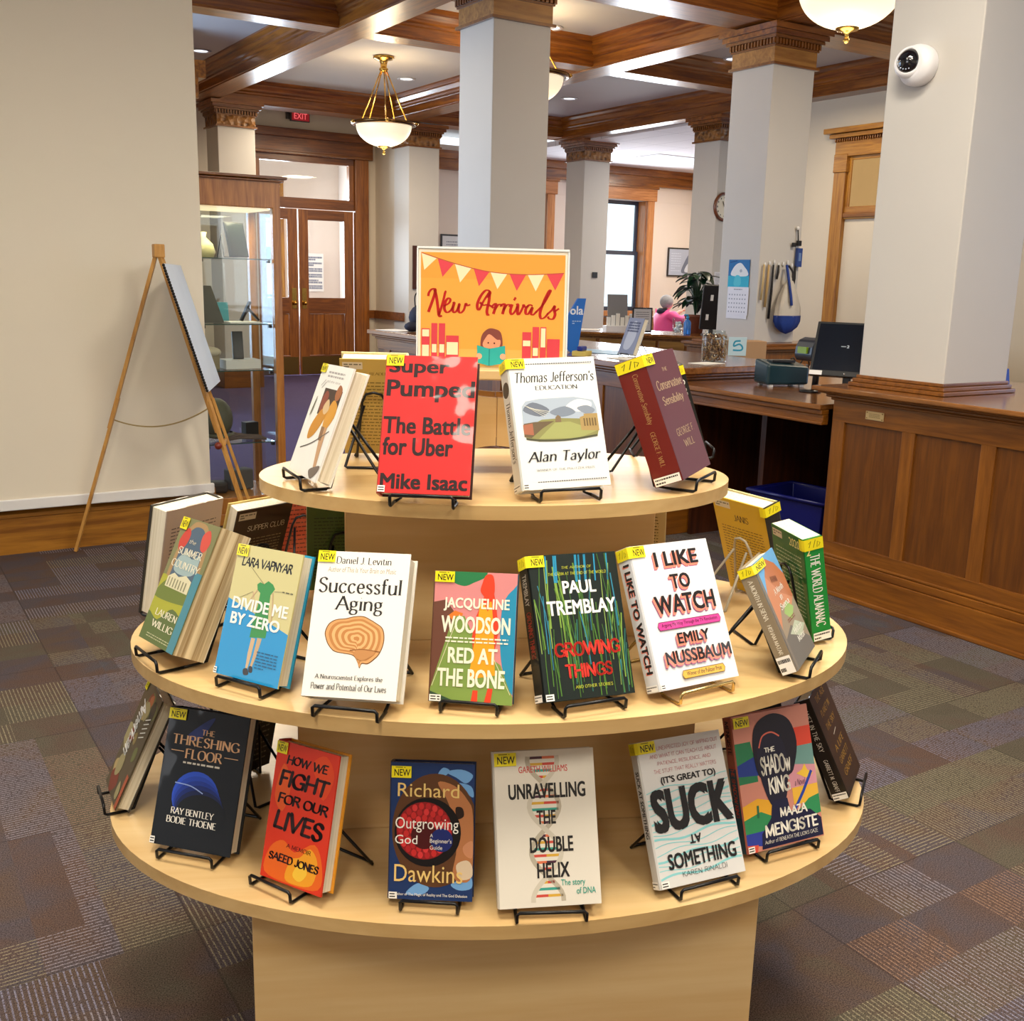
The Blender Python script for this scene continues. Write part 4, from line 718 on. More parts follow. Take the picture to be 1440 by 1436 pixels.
# ------------------------------------------------------------------ books
def book(label, pos, tier, dz, yaw, lean, roll, w, h, t, cols, art=None, spine=None, side=-1, sticker=None, splabel=None, paper=False, pages=PAGES, group='new books on the display', blank=False):
    X, Y = room(*pos); o = thing('book', label, 'book', (X, Y, TZ[tier]+dz), 0, group)
    o.rotation_euler = (Matrix.Rotation(-YA+R(yaw), 4, 'Z') @ Matrix.Rotation(-R(lean), 4, 'X') @ Matrix.Rotation(-R(roll), 4, 'Y')).to_euler()
    fc, sc, bc = (cols*3)[:3] if len(cols) == 1 else cols
    c = MB(); th = .0012 if paper else .003; e = 0 if paper else .004; sx = side*w/2; bl = .0035
    c.box((-w/2, 0, 0), (w/2, th, h), ink(fc)); c.box((-w/2, t-th, 0), (w/2, t, h), ink(bc))
    q = [(sx, 0), (sx+side*bl*.8, t*.12), (sx+side*bl, t*.3), (sx+side*bl, t*.7), (sx+side*bl*.8, t*.88), (sx, t), (sx-side*.002, t-th), (sx-side*.002, th)]
    c.prism(q if side < 0 else q[::-1], 0, h, ink(sc))
    if art:
        art(Paint(c, (-w/2, -.0003, 0), (w, 0, 0), (0, 0, h), (0, -1, 0)))
    so, su, sn = ((sx+side*(bl+.0002), t, 0), (0, -t, 0), (-1, 0, 0)) if side < 0 else ((sx+side*(bl+.0002), 0, 0), (0, t, 0), (1, 0, 0))
    if spine: spine(Paint(c, so, su, (0, 0, h), sn))
    c.build('cover', o)
    a, b = (-w/2+.002, w/2-e-.001) if side < 0 else (-w/2+e+.001, w/2-.002)
    MB().box((a, th+.0002, e), (b, t-th-.0002, h-e), pages).build('pages', o)
    if sticker:
        u0, u1, v0, v1, wrap = sticker; m = MB(); P0 = Paint(m, (-w/2, -.0026, 0), (w, 0, 0), (0, 0, h), (0, -1, 0))
        P0.rect(u0, v0, u1, v1, 'f0e01e')
        if side < 0 or wrap == 0: P0.T('NEW', u0+(u1-u0)*.14, v0+(v1-v0)*.16, u1-(u1-u0)*.06, v0+(v1-v0)*.74, '1c1a10', bold=.012); P0.blurb(u0+(u1-u0)*.2, v0+(v1-v0)*.82, u0+(u1-u0)*.7, v0+(v1-v0)*.97, 1, '6b6412', 2)
        if wrap:
            P1 = Paint(m, (so[0]+side*.0016, so[1], 0), su, (0, 0, h), sn); P1.rect(0, v0, 100, v1, 'f0e01e')
            P1.line([(24, v0+(v1-v0)*.25), (36, v0+(v1-v0)*.8), (22, v0+(v1-v0)*.6)], 3, '5d5612'); P1.line([(46, v0+(v1-v0)*.2), (60, v0+(v1-v0)*.85)], 3, '5d5612'); P1.line([(66, v0+(v1-v0)*.2), (70, v0+(v1-v0)*.7), (84, v0+(v1-v0)*.5), (74, v0+(v1-v0)*.25)], 3, '5d5612')
            m.add([P0.pt(u0, v0), P0.pt(u0, v1), P1.pt(100, v1), P1.pt(100, v0)] if side < 0 else [P0.pt(u1, v0), P0.pt(u1, v1), P1.pt(0, v1), P1.pt(0, v0)], [(0, 1, 2, 3)], ink('f0e01e'))
        m.build('new_sticker', o)['label'] = 'yellow NEW sticker'
    if splabel:
        u1, v1, full = splabel; m = MB(); P0 = Paint(m, (-w/2, -.0026, 0), (w, 0, 0), (0, 0, h), (0, -1, 0))
        if u1: P0.rect(0, .5, u1, v1, 'f2f0ea'); P0.blurb(u1*.1, 1, u1*.9, v1-.5, 2, '33312e', 3)
        if full: P1 = Paint(m, (so[0]+side*.0016, so[1], 0), su, (0, 0, h), sn); P1.rect(4, .5, 98, v1+.5, 'f2f0ea'); P1.blurb(8, 1, 92, v1, 2, '33312e', 4)
        m.build('call_number_label', o)
    return o
# ---- cover designs (u across, v up, 0..100)
def a_stories(p):
    p.rect(0, 0, 100, 100, 'f1f0ea'); p.T('and other stories', 30, 84, 74, 86.5, '9a9894', 'hand'); p.blurb(26, 88, 80, 95, 2, 'a9a7a3', 5, .5)
    p.rect(32, 55, 90, 79, '3c2a22'); p.blob([(34, 70), (42, 77), (52, 72), (46, 60), (36, 58)], '8a3f2e'); p.blob([(70, 76), (76, 84), (88, 80), (86, 72), (76, 70)], 'a3643c')
    p.blob([(62, 58), (72, 70), (88, 66), (90, 56), (76, 44), (64, 46)], 'd79a35'); p.blob([(26, 44), (44, 60), (64, 60), (58, 48), (44, 36), (28, 32)], 'c98a24'); p.blob([(46, 62), (56, 70), (66, 62), (56, 56)], 'd9b98c')
    p.poly([(62, 46), (80, 46), (84, 22), (88, 6), (80, 6), (72, 24)], 'c59a72'); p.poly([(62, 46), (72, 46), (74, 34), (64, 34)], '8e6a4a'); p.blob([(68, 7), (84, 12), (108-10, 14), (94, 7), (80, 1)], '6e6259')
    p.line([(16, 22), (50, 30), (90, 44)], 1.2, '55524e', True); p.blob([(10, 52), (14, 66), (17, 70), (15, 56)], '6b6a56'); p.line([(20, 78), (30, 84)], .8, '8a8884'); p.line([(16, 80), (26, 86)], .8, '8a8884')
def a_pumped(p):
    p.rect(0, 0, 100, 100, 'd22a2a'); c = '2a191b'
    for t, b in (('Super', (3, 84, 70, 97.5)), ('Pumped', (2, 66, 99, 82)), ('The Battle', (1, 42.5, 97, 55)), ('for Uber', (2, 27, 79, 40)), ('Mike Isaac', (2, 3, 97, 14))): p.T(t, *b, c, bold=.03)
def a_jeff(p):
    p.rect(0, 0, 100, 100, 'e4e6e4'); k = '26262a'
    for y in (95.5, 5.5):
        for i in range(30): p.ell(17+i*2.65, y, 1.0, .7, '8b8c8a' if i % 2 else '4c4c4e', 8) if False else p.line([(17+i*2.65, y), (18.9+i*2.65, y)], 1.1, '55565a')
        p.k = 2
    p.T("Thomas Jefferson's", 6, 81, 97, 89.5, k, 'serif', shear=.22); p.T('EDUCATION', 27, 75.2, 76, 78.6, k, 'serif')
    p.poly([(9, 63), (14, 67), (30, 68.5), (70, 69), (92, 66), (95, 60), (95, 44), (92, 38), (70, 36), (30, 36), (10, 38), (8, 46)], 'a9b6c6')
    for pts, c in (([(10, 60), (22, 66), (40, 60), (28, 55)], '6e7685'), ([(60, 62), (74, 67), (90, 64), (84, 58), (68, 58)], 'e3e4e6'), ([(40, 58), (58, 62), (70, 57), (54, 54)], '7d8898'), ([(72, 60), (84, 62), (93, 58), (84, 55)], '8791a0')): p.blob(pts, c)
    p.poly([(8, 46), (30, 52.5), (52, 53), (74, 52), (95, 53), (95, 44), (92, 38), (60, 36), (24, 36), (10, 39)], '8b8a56'); p.poly([(24, 38), (45, 50), (62, 50), (92, 42), (70, 37)], '9ea265')
    p.poly([(8, 40), (9, 50), (22, 51), (44, 51), (30, 46), (16, 39)], '6a5a44'); p.poly([(74, 43), (74, 53), (79, 54), (79, 55.5), (95, 55.5), (95, 42)], 'a98f5c'); p.poly([(8, 42), (8, 49), (19, 50), (19, 41)], 'a5674f'); p.poly([(45, 50), (46, 54), (49, 55.5), (52, 54), (52, 50)], '7f6a50')
    for i in range(5): p.rect(78+i*3.2, 46, 79.6+i*3.2, 52, '6f5c3c')
    p.k = 14; p.line([(10, 38.5), (30, 36.6), (60, 36.4), (92, 38.6)], 2, '4c4d38', True)
    for i in range(4): p.line([(12+i*3, 64-i), (34+i*2, 54.5+i*1.3)], .5, 'd8d8cc')
    p.T('Alan Taylor', 8, 18.5, 93, 28.5, k, 'serif', shear=.22); p.T('WINNER OF THE PULITZER PRIZE', 17, 13.6, 84, 15.2, '6d6e70', 'fine')
def s_jeff(p): p.rect(0, 0, 100, 100, 'dcdedb'); p.ell(50, 78, 46, 6, '3a3b3e'); p.T("Thomas Jefferson's", 25, 22, 85, 68, '33343a', 'serif', shear=.2, rot=-90)
def a_conserv(p):
    p.rect(0, 0, 100, 100, '5c2f38'); g = 'b39a78'
    p.T('THE', 44, 84, 60, 87, g, 'serif'); p.T('Conservative', 12, 70, 94, 78, g, 'serif'); p.T('Sensibility', 16, 56, 84, 65, g, 'serif'); p.T('GEORGE F.', 26, 32, 84, 38, g, 'fine'); p.T('WILL', 38, 22, 72, 28, g, 'fine')
def s_conserv(p): p.rect(0, 0, 100, 100, '6e1f18'); p.T('Conservative Sensibility', 40, 48, 66, 88, 'a8804e', 'serif', rot=-90); p.T('GEORGE F. WILL', 42, 14, 60, 42, 'a8804e', 'serif', rot=-90)
def a_summer(p):
    p.rect(0, 0, 100, 100, '7f7f58'); p.blob([(12, 40), (14, 80), (30, 96), (50, 99), (72, 96), (88, 80), (88, 40), (50, 30)], 'a9895e'); p.blob([(20, 44), (22, 80), (34, 92), (50, 95), (68, 92), (80, 78), (80, 44), (50, 36)], '4f6478')
    p.blob([(22, 66), (40, 74), (60, 70), (78, 74), (78, 60), (50, 56), (24, 58)], '9db3b4'); p.blob([(10, 82), (22, 92), (34, 88), (30, 78), (16, 74)], 'c8463c'); p.blob([(66, 90), (80, 95), (90, 86), (82, 78), (70, 80)], 'cf5348'); p.blob([(0, 30), (0, 52), (40, 48), (70, 50), (100, 46), (100, 10), (0, 10)], 'a9a93a')
    p.blob([(0, 40), (20, 50), (44, 47), (80, 52), (100, 48), (100, 38), (50, 34), (0, 34)], '6e7d3c'); p.poly([(16, 44), (16, 52), (30, 56), (44, 54), (62, 57), (80, 54), (80, 44)], 'd9d3b0')
    for i in range(7): p.rect(20+i*8, 45, 23+i*8, 52, '8d8a6c')
    p.k = 12; p.blob([(0, 12), (0, 22), (30, 18), (60, 30), (100, 20), (100, 0), (0, 0)], '5f7040'); p.rect(82, 0, 100, 62, '4d8a9a'); c = 'f0ead2'
    p.T('the', 38, 81, 56, 84.5, c, 'hand', shear=.2); p.T('SUMMER', 18, 71, 84, 77, c, 'serif'); p.T('COUNTRY', 12, 60.5, 90, 66.5, c, 'serif'); p.T('LAUREN', 20, 21, 80, 26.5, c, 'serif'); p.T('WILLIG', 20, 12, 80, 17.5, c, 'serif'); p.blurb(18, 3, 82, 7, 2, 'c9c9a4', 8, .3)
def a_divide(p):
    p.rect(0, 0, 100, 100, 'cdc488'); p.poly([(0, 0), (0, 58), (100, 40), (100, 0)], '1690cd'); g = '2c8a3c'
    p.T('LARA VAPNYAR', 10, 83.5, 88, 91.5, '1c1a16', 'brush', shear=.12); p.poly([(40, 72), (44, 74), (50, 73), (56, 76), (64, 74), (68, 71), (63, 66), (64, 58), (68, 42), (68, 34), (44, 32), (44, 44), (47, 56), (47, 66), (42, 68)], g)
    p.poly([(47, 32), (53, 32), (52, 20), (50, 8), (47, 8), (46, 20)], 'c9ab83'); p.poly([(56, 33), (63, 33), (60, 20), (56, 10), (53, 10), (55, 20)], 'c2a27a'); p.blob([(44, 8), (50, 9), (53, 5), (46, 4)], '2a2420'); p.blob([(52, 11), (57, 11), (58, 7), (53, 7)], '2a2420')
    p.line([(42, 68), (34, 60), (44, 54), (36, 66)], 1.6, 'c9ab83'); p.line([(66, 68), (70, 56), (72, 44)], 1.6, 'c2a27a'); p.line([(26, 84), (50, 73)], .5, '6c6848'); p.line([(12, 58), (36, 66)], .5, '6c6848'); p.line([(68, 69), (80, 70)], .5, '6c6848'); p.blurb(80, 69, 97, 71, 1, '5c5838', 4)
    p.T('DIVIDE ME', 8, 51, 94, 60, 'f4f2ea', bold=.03); p.T('BY ZERO', 10, 39.5, 86, 48.5, 'f4f2ea', bold=.03); p.blurb(60, 10, 92, 24, 6, '0c5680', 9, .35); p.blurb(0, 0, 4, 4, 1, 'f0f0ea')
def a_aging(p):
    p.rect(0, 0, 100, 100, 'e9e6df'); k = '2e2c2c'; p.T('Daniel J. Levitin', 20, 91.2, 80, 96.4, k, 'serif'); p.T('Author of This Is Your Brain on Music', 12, 85.4, 86, 89, '9b8c74', shear=.1)
    p.T('Successful', 4, 70.5, 94, 82, k, 'serif'); p.T('Aging', 24, 56, 76, 69, k, 'serif')
    br = [(18, 44), (19, 40), (23, 35), (30, 31), (40, 30), (50, 29), (55, 25), (58, 21), (60, 24), (66, 24), (72, 27), (77, 31), (80, 37), (80, 43), (77, 48), (70, 51), (64, 53), (56, 55), (46, 54.5), (38, 53), (28, 52), (21, 49)]
    p.blob([(x*1.0+(x-50)*.03, y+(y-40)*.04) for x, y in br], '6a4426'); p.blob(br, 'cf9a63')
    for i in range(9): f = .9-i*.1; p.blob([(52+(x-52)*f, 40+(y-40)*f) for x, y in br], ('b67c46', 'd9a871')[i % 2])
    p.blob([(50, 30), (56, 33), (70, 33), (72, 30), (62, 26), (56, 26)], 'b98350'); p.line([(46, 32), (60, 33), (78, 32)], .8, '8a5a30', True)
    p.T('A Neuroscientist Explores the', 12, 11.3, 84, 15.2, k, 'serif'); p.T('Power and Potential of Our Lives', 9, 5, 89, 9.6, k, 'serif')
def a_bone(p):
    p.rect(0, 0, 100, 100, 'd98a8a'); p.blob([(18, 100), (22, 92), (36, 89), (48, 92), (62, 97), (60, 104), (30, 106)], '2c7a4a'); p.poly([(0, 0), (0, 76), (14, 78), (24, 70), (30, 64), (20, 30)], '6e4638'); p.poly([(18, 66), (26, 70), (36, 68), (30, 58)], 'e07a2c')
    p.poly([(0, 10), (20, 56), (28, 66), (38, 66), (46, 56), (60, 40), (84, 30), (100, 6), (100, 0), (0, 0)], '7f9a4c'); p.blob([(84, 76), (96, 88), (104, 86), (104, 10), (88, 24), (82, 50)], '2b8fb5'); p.poly([(0, 8), (0, 0), (36, 0)], '35503c')
    p.blob([(58, 92), (62, 98), (70, 98), (73, 90), (72, 82), (66, 78), (60, 82), (56, 86)], 'e0452a'); p.poly([(62, 84), (72, 86), (76, 74), (80, 56), (76, 40), (74, 30), (66, 30), (52, 30), (48, 50), (52, 66)], 'e0452a'); p.poly([(56, 76), (70, 78), (74, 56), (78, 22), (46, 18), (50, 40), (54, 60)], 'e9a325'); p.poly([(60, 78), (68, 78), (66, 70)], 'e0452a')
    p.poly([(52, 10), (58, 10), (58, 1), (50, 1)], 'e0452a'); p.poly([(70, 12), (76, 12), (74, 1), (66, 1)], 'e0452a'); p.line([(2, 12), (22, 50), (32, 67)], .6, 'e9e2c0'); p.line([(76, 34), (97, 8)], .6, 'e9e2c0'); c = 'f5efd8'
    p.T('JACQUELINE', 12, 69.5, 92, 80, c, bold=.028); p.T('WOODSON', 10, 53, 94, 66, c, bold=.03); p.blurb(16, 45, 92, 50.5, 2, c, 6, .4); p.T('RED AT', 20, 30, 80, 42, c, bold=.03); p.T('THE BONE', 8, 12, 90, 26, c, bold=.03)
def a_growing(p):
    p.rect(0, 0, 100, 100, '16211e'); rg = random.Random(5)
    for i in range(70):
        x = rg.uniform(2, 98); y0 = rg.uniform(-5, 50); L = rg.uniform(25, 60); b = rg.uniform(-7, 7); c = rg.choice(('5f8a34', '3f6b2c', '7da043', '2d6b62', '2f7f9a', '456a2a', '8aa655')) if y0 > 18 or i % 2 else '4c7a2e'
        y1 = min(99, y0+L); x1 = min(99, max(1, x+b)); p.line([(x, max(1, y0)), (min(98, max(2, x+b*.2)), max(1, y0)*.5+y1*.5), (x1, y1)], rg.uniform(.5, 1.6), c)
        if i % 9: p.k -= 1
    for i in range(12): x = rg.uniform(5, 95); p.line([(x, 80), (x+2, 99)], 1.5, '2a90b8'); p.k -= 1
    p.k += 1
    p.T('THE AUTHOR OF', 36, 89.5, 70, 91.4, 'c9cf3e', 'fine', shear=.15); p.T('THE CABIN AT THE END OF THE WORLD', 20, 85, 86, 87.2, 'c9cf3e', 'fine', shear=.15); c = 'f2f1ea'
    p.T('PAUL', 34, 72, 72, 81, c, bold=.028); p.T('TREMBLAY', 14, 57.5, 92, 67.5, c, bold=.028); r = 'd8362c'; p.T('GROWING', 16, 28.5, 90, 39, r, 'chunk'); p.T('THINGS', 25, 14, 78, 24, r, 'chunk'); p.T('AND OTHER STORIES', 34, 7, 76, 9.2, 'c9cf3e', 'fine')
def s_growing(p): p.rect(0, 0, 100, 100, '1a1e1c'); p.T('GROWING THINGS', 20, 30, 80, 62, 'a8352c', 'chunk', rot=-90); p.T('TREMBLAY', 25, 66, 75, 88, 'b9b9b0', rot=-90, bold=.02)
def shad(p, t, x0, y0, x1, y1, b=.03):
    for i in range(4): d = 2.6-i*.65; p.T(t, x0-d, y0-d*.85, x1-d, y1-d*.85, 'a04a86' if i == 0 else 'f0917a', bold=b)
    p.T(t, x0, y0, x1, y1, '241f20', bold=b)
def a_watch(p):
    p.rect(0, 0, 100, 100, 'e8e8ec'); shad(p, 'I LIKE', 27, 83.5, 83, 94); shad(p, 'TO', 41, 67, 66, 77.5); shad(p, 'WATCH', 15, 50.5, 92, 63.5)
    rr = lambda a, b, c, d, col: p.poly([(a+2, b), (c-2, b), (c, (b+d)/2), (c-2, d), (a+2, d), (a, (b+d)/2)], col)
    rr(12, 39.5, 94, 45.5, '7c2c5a'); rr(12.5, 40, 93.5, 45, 'd9489c'); p.T('Arguing My Way Through the TV Revolution', 17, 41, 89, 44.2, '3b1a30', bold=.01); shad(p, 'EMILY', 33, 29, 74, 36.5); shad(p, 'NUSSBAUM', 13, 16, 97, 25)
    rr(28, 5, 84, 11, '6d4f1a'); rr(28.5, 5.5, 83.5, 10.5, 'e6b23a'); p.T('Winner of the Pulitzer Prize', 34, 6.8, 79, 9.8, '3a2a12', bold=.01)
def s_watch(p):
    p.rect(0, 0, 100, 100, 'dddfe2'); p.T('I LIKE TO WATCH', 22, 12, 74, 88, 'e88a74', bold=.05, rot=-90); p.T('I LIKE TO WATCH', 30, 12.6, 82, 88.6, '241f20', bold=.04, rot=-90)
def a_siena(p):
    p.rect(0, 0, 100, 100, '6aa6d8'); p.poly([(0, 0), (0, 62), (26, 84), (52, 96), (80, 88), (100, 74), (100, 0)], 'c98560'); p.poly([(26, 84), (52, 97), (80, 88), (100, 74), (100, 50), (60, 62)], 'b8724c'); p.poly([(0, 30), (40, 56), (60, 40), (100, 52), (100, 0), (0, 0)], '9b8b74'); p.poly([(40, 46), (62, 54), (84, 44), (60, 36)], '9bb86a'); p.poly([(0, 0), (0, 26), (44, 34), (100, 10), (100, 0)], '6f6a62'); p.poly([(30, 28), (66, 34), (98, 24), (70, 18)], 'b9c0a8'); p.rect(0, 0, 9, 100, '7d7468')
    for i in range(5): p.ell(44+i*5, 78-i*.6, 1.4, 3.2, '6f4230', 10)
    p.k = 12; c = 'f0ece0'
    for t, y in (('A Month', 64), ('in', 57), ('Siena', 49.5)): p.T(t, 34 if t != 'in' else 48, y, 76 if t != 'in' else 58, y+6, c, 'serif')
    p.blurb(40, 36, 74, 40, 2, '8a4a38', 5, .4); p.T('Hisham', 46, 24, 84, 30, c, 'serif'); p.T('Matar', 48, 16, 82, 22, c, 'serif')
def s_siena(p): p.rect(0, 0, 100, 100, '8d7f68'); p.T('A MONTH IN SIENA', 34, 50, 68, 88, 'e9e2cf', 'serif', rot=-90); p.T('HISHAM MATAR', 36, 18, 64, 46, 'e9e2cf', 'serif', rot=-90)
def a_amer(p):
    p.rect(0, 0, 100, 100, '5c5240'); rg = random.Random(3)
    for i in range(16): x, y, r = rg.uniform(10, 90), rg.uniform(6, 94), rg.uniform(10, 22); p.blob([(x+r*math.cos(a)*rg.uniform(.6, 1.2), y+r*.6*math.sin(a)*rg.uniform(.6, 1.2)) for a in (0, 1.05, 2.1, 3.14, 4.2, 5.2)], rg.choice(('8a7a50', '4a4436', 'a5623f', '9a9068', '6d7048', '7c3f30', 'b09a6a', '3c3a34')))
    p.T('American', 18, 34, 52, 84, 'f2f0ea', 'brush', rot=-90, shear=.2); p.rect(88, 0, 100, 30, 'a8583c')
    for i in range(5): p.line([(66, 58+i*4), (88, 64+i*4)], 1.5, 'dcdcd2')
def a_thresh(p):
    p.rect(0, 0, 100, 100, '141a22'); [p.ell(47+2*i, 37.5-2.3*i, 29+.3*i, 18.5-.9*i, c) for i, c in enumerate(('2a50c4', '2445ae', '1d3892', '182c70', '15224c', '141a22'))]; p.blob([(26, 80), (46, 92), (58, 96), (50, 86), (40, 78)], '24326a'); g = 'd9ab80'
    p.line([(20, 46), (40, 45), (56, 41)], 1.2, '8fa6dc', True); p.T('THE', 44, 82.5, 60, 86.6, g, 'serif'); p.T('THRESHING', 9, 73.5, 93, 81, g, 'serifbold'); p.T('FLOOR', 27, 64, 74, 71.5, g, 'serifbold'); p.line([(9, 69), (25, 69)], .8, g); p.line([(76, 69), (93, 69)], .8, g); p.blurb(26, 60.5, 72, 62, 1, 'cfc8ba', 4, .9)
    p.T('RAY BENTLEY', 20, 23.5, 74, 28.5, 'e8e4da', 'serifbold'); p.T('BODIE THOENE', 16, 17, 78, 22, 'e8e4da', 'serifbold')
def a_fight(p):
    p.rect(0, 0, 100, 100, 'd9361c')
    for pts, c in (([(6, 4), (10, 22), (30, 30), (50, 24), (80, 34), (96, 20), (94, 4), (50, 1)], 'e8661c'), ([(40, 4), (46, 18), (60, 22), (74, 30), (88, 22), (84, 6), (60, 2)], 'f0a024'), ([(6, 60), (14, 84), (30, 70), (22, 50)], 'e25a22'), ([(60, 90), (80, 97), (96, 84), (84, 66), (70, 78)], 'e4491c'), ([(52, 8), (58, 16), (68, 18), (74, 12), (64, 5)], 'f6c43c')): p.blob(pts, c)
    k = '2a1416'
    for t, b in (('HOW WE', (18, 84, 86, 91.5)), ('FIGHT', (10, 67.5, 92, 81)), ('FOR OUR', (12, 55, 94, 63.5)), ('LIVES', (10, 36, 92, 51.5))): p.T(t, *b, k, 'brush', shear=.14)
    p.T('A MEMOIR', 36, 25.5, 76, 28.8, k, 'hand', shear=.1); p.T('SAEED JONES', 10, 14, 92, 20.5, k, 'brush', shear=.1)
def a_outgrow(p):
    p.rect(0, 0, 100, 100, '1c3566')
    for pts in ([(66, 94), (84, 96), (98, 92), (90, 86), (78, 90)], [(80, 86), (96, 84), (99, 76), (88, 80)], [(74, 12), (88, 16), (98, 18), (99, 10), (84, 8)], [(20, 4), (34, 12), (48, 9), (40, 4)], [(56, 92), (62, 97), (70, 95), (64, 91)]): p.blob(pts, '6fa3d8')
    p.ell(54, 51, 52, 41.5, '5c3a22', 40); p.blob([(56, 86), (76, 84), (92, 74), (99, 62), (99, 20), (86, 14), (76, 20), (80, 40), (70, 70)], 'b5764a'); p.blob([(78, 68), (86, 68), (88, 62), (80, 60)], '2a1a14'); p.blob([(88, 40), (99, 44), (99, 32), (90, 34)], 'c98a64'); p.blob([(80, 26), (92, 30), (99, 26), (99, 18), (86, 16)], 'd9c3a6'); p.rect(100.2-.2, 0, 100, 1, '1c3566')
    p.ell(45, 49.5, 40, 25.2, '100c10', 36); p.ell(41, 50.5, 33.5, 21, '8f1a1e', 36); rg = random.Random(2)
    for rr_, n in ((29, 22), (22, 17), (15, 12), (8, 7)):
        for i in range(n): a = 2*math.pi*i/n; p.ell(41+rr_*math.cos(a), 50.5+rr_*.62*math.sin(a), 3.3, 2.6, ('c92c2c', 'd8383a', 'b52428')[i % 3], 8); p.k -= 1
        p.k += 1
    p.ell(41, 47, 16, 10, '4a0f14', 24); p.ell(62, 44, 13.5, 8.6, '1d2a6c', 24); c = 'e9c77a'
    p.T('Richard', 8, 75, 82, 85, c); p.T('Outgrowing', 6, 49, 82, 60, 'f2efe6'); p.T('God', 6, 40.5, 33, 47, 'f2efe6'); p.T('A', 48, 46, 51.5, 48.5, 'e8e4d8'); p.T("Beginner's", 48, 41, 74, 45, 'e8e4d8'); p.T('Guide', 48, 37, 63, 40, 'e8e4d8'); p.T('Dawkins', 6, 13, 88, 25.5, c); p.T('Author of The Magic of Reality and The God Delusion', 6, 2.4, 94, 5, 'f2efe6')
def a_unravel(p):
    p.rect(0, 0, 100, 100, 'ddd6c8'); cols = ('c8483c', '3a9a8a', 'd0a23a', '4a2438', 'c8483c', 'd8704a')
    mx = lambda v: 48+15*math.cos((v-8)/92*2*math.pi*1.55+.4); mn = lambda v: 48-15*math.cos((v-8)/92*2*math.pi*1.55+.4)
    k0 = p.k
    for i in range(22):
        v = 6+i*4.2; a, b = sorted((mx(v), mn(v))); m_ = (a+b)/2
        if b-a > 6: p.rect(a, v, m_, v+1.7, cols[i % 6]); p.rect(m_, v, b, v+1.7, cols[(i*5+2) % 6]); p.k = k0
    p.k = k0+1
    for f, c in ((mx, 'b3a996'), (mn, 'c9c1b0')): p.line([(f(v), v) for v in range(3, 99, 3)], 4.6, c)
    p.T('GARETH WILLIAMS', 24, 85.5, 73, 89.8, 'c23c3c', bold=.01); k = '1c1a1c'
    for t, b in (('UNRAVELLING', (13, 68.5, 90, 78.5)), ('THE', (40, 52, 59, 61)), ('DOUBLE', (32, 34, 75, 44)), ('HELIX', (38, 18, 70, 27.5))): p.T(t, *b, k, bold=.03)
    p.T('The story', 61, 11.5, 85, 16.5, '2f9a86', bold=.01); p.T('of DNA', 76, 7, 95, 11, '2f9a86', bold=.01)
def a_suck(p):
    p.rect(0, 0, 100, 100, 'd9d8d6'); rg = random.Random(4)
    for i in range(15): v = 6+i*4.2; p.line([(x, v+1.6*math.sin(x*.09+i*1.3)+x*.04) for x in range(1, 100, 7)], .9 if i % 3 else 2.2, '8ccfd2')
    p.T('UNEXPECTED JOY OF WIPING OUT', 22, 92.5, 96, 95.3, 'c0606a', 'mono'); p.T('AND WHAT IT CAN TEACH US ABOUT', 12, 87.2, 93, 90, 'c0606a', 'mono'); p.T('PATIENCE, RESILIENCE, AND', 20, 81.8, 84, 84.6, 'c0606a', 'mono'); p.T('THE STUFF THAT REALLY MATTERS', 14, 76.6, 89, 79.4, 'c0606a', 'mono'); k = '1e1c1e'
    p.T("(IT'S GREAT TO)", 20, 68, 86, 74, k, bold=.03); p.T('SUCK', 4, 36.5, 98, 66, k, bold=.05); p.T('AT', 41, 26, 55, 32, k, bold=.03, rot=180); p.T('SOMETHING', 12, 11.5, 93, 22, k, bold=.028); p.T('KAREN RINALDI', 26, 5.4, 79, 9, k, 'mono')
def s_suck(p): p.rect(0, 0, 100, 100, 'd4d3d0'); p.T('SUCK AT SOMETHING', 24, 34, 80, 80, '2a282a', bold=.03, rot=-90)
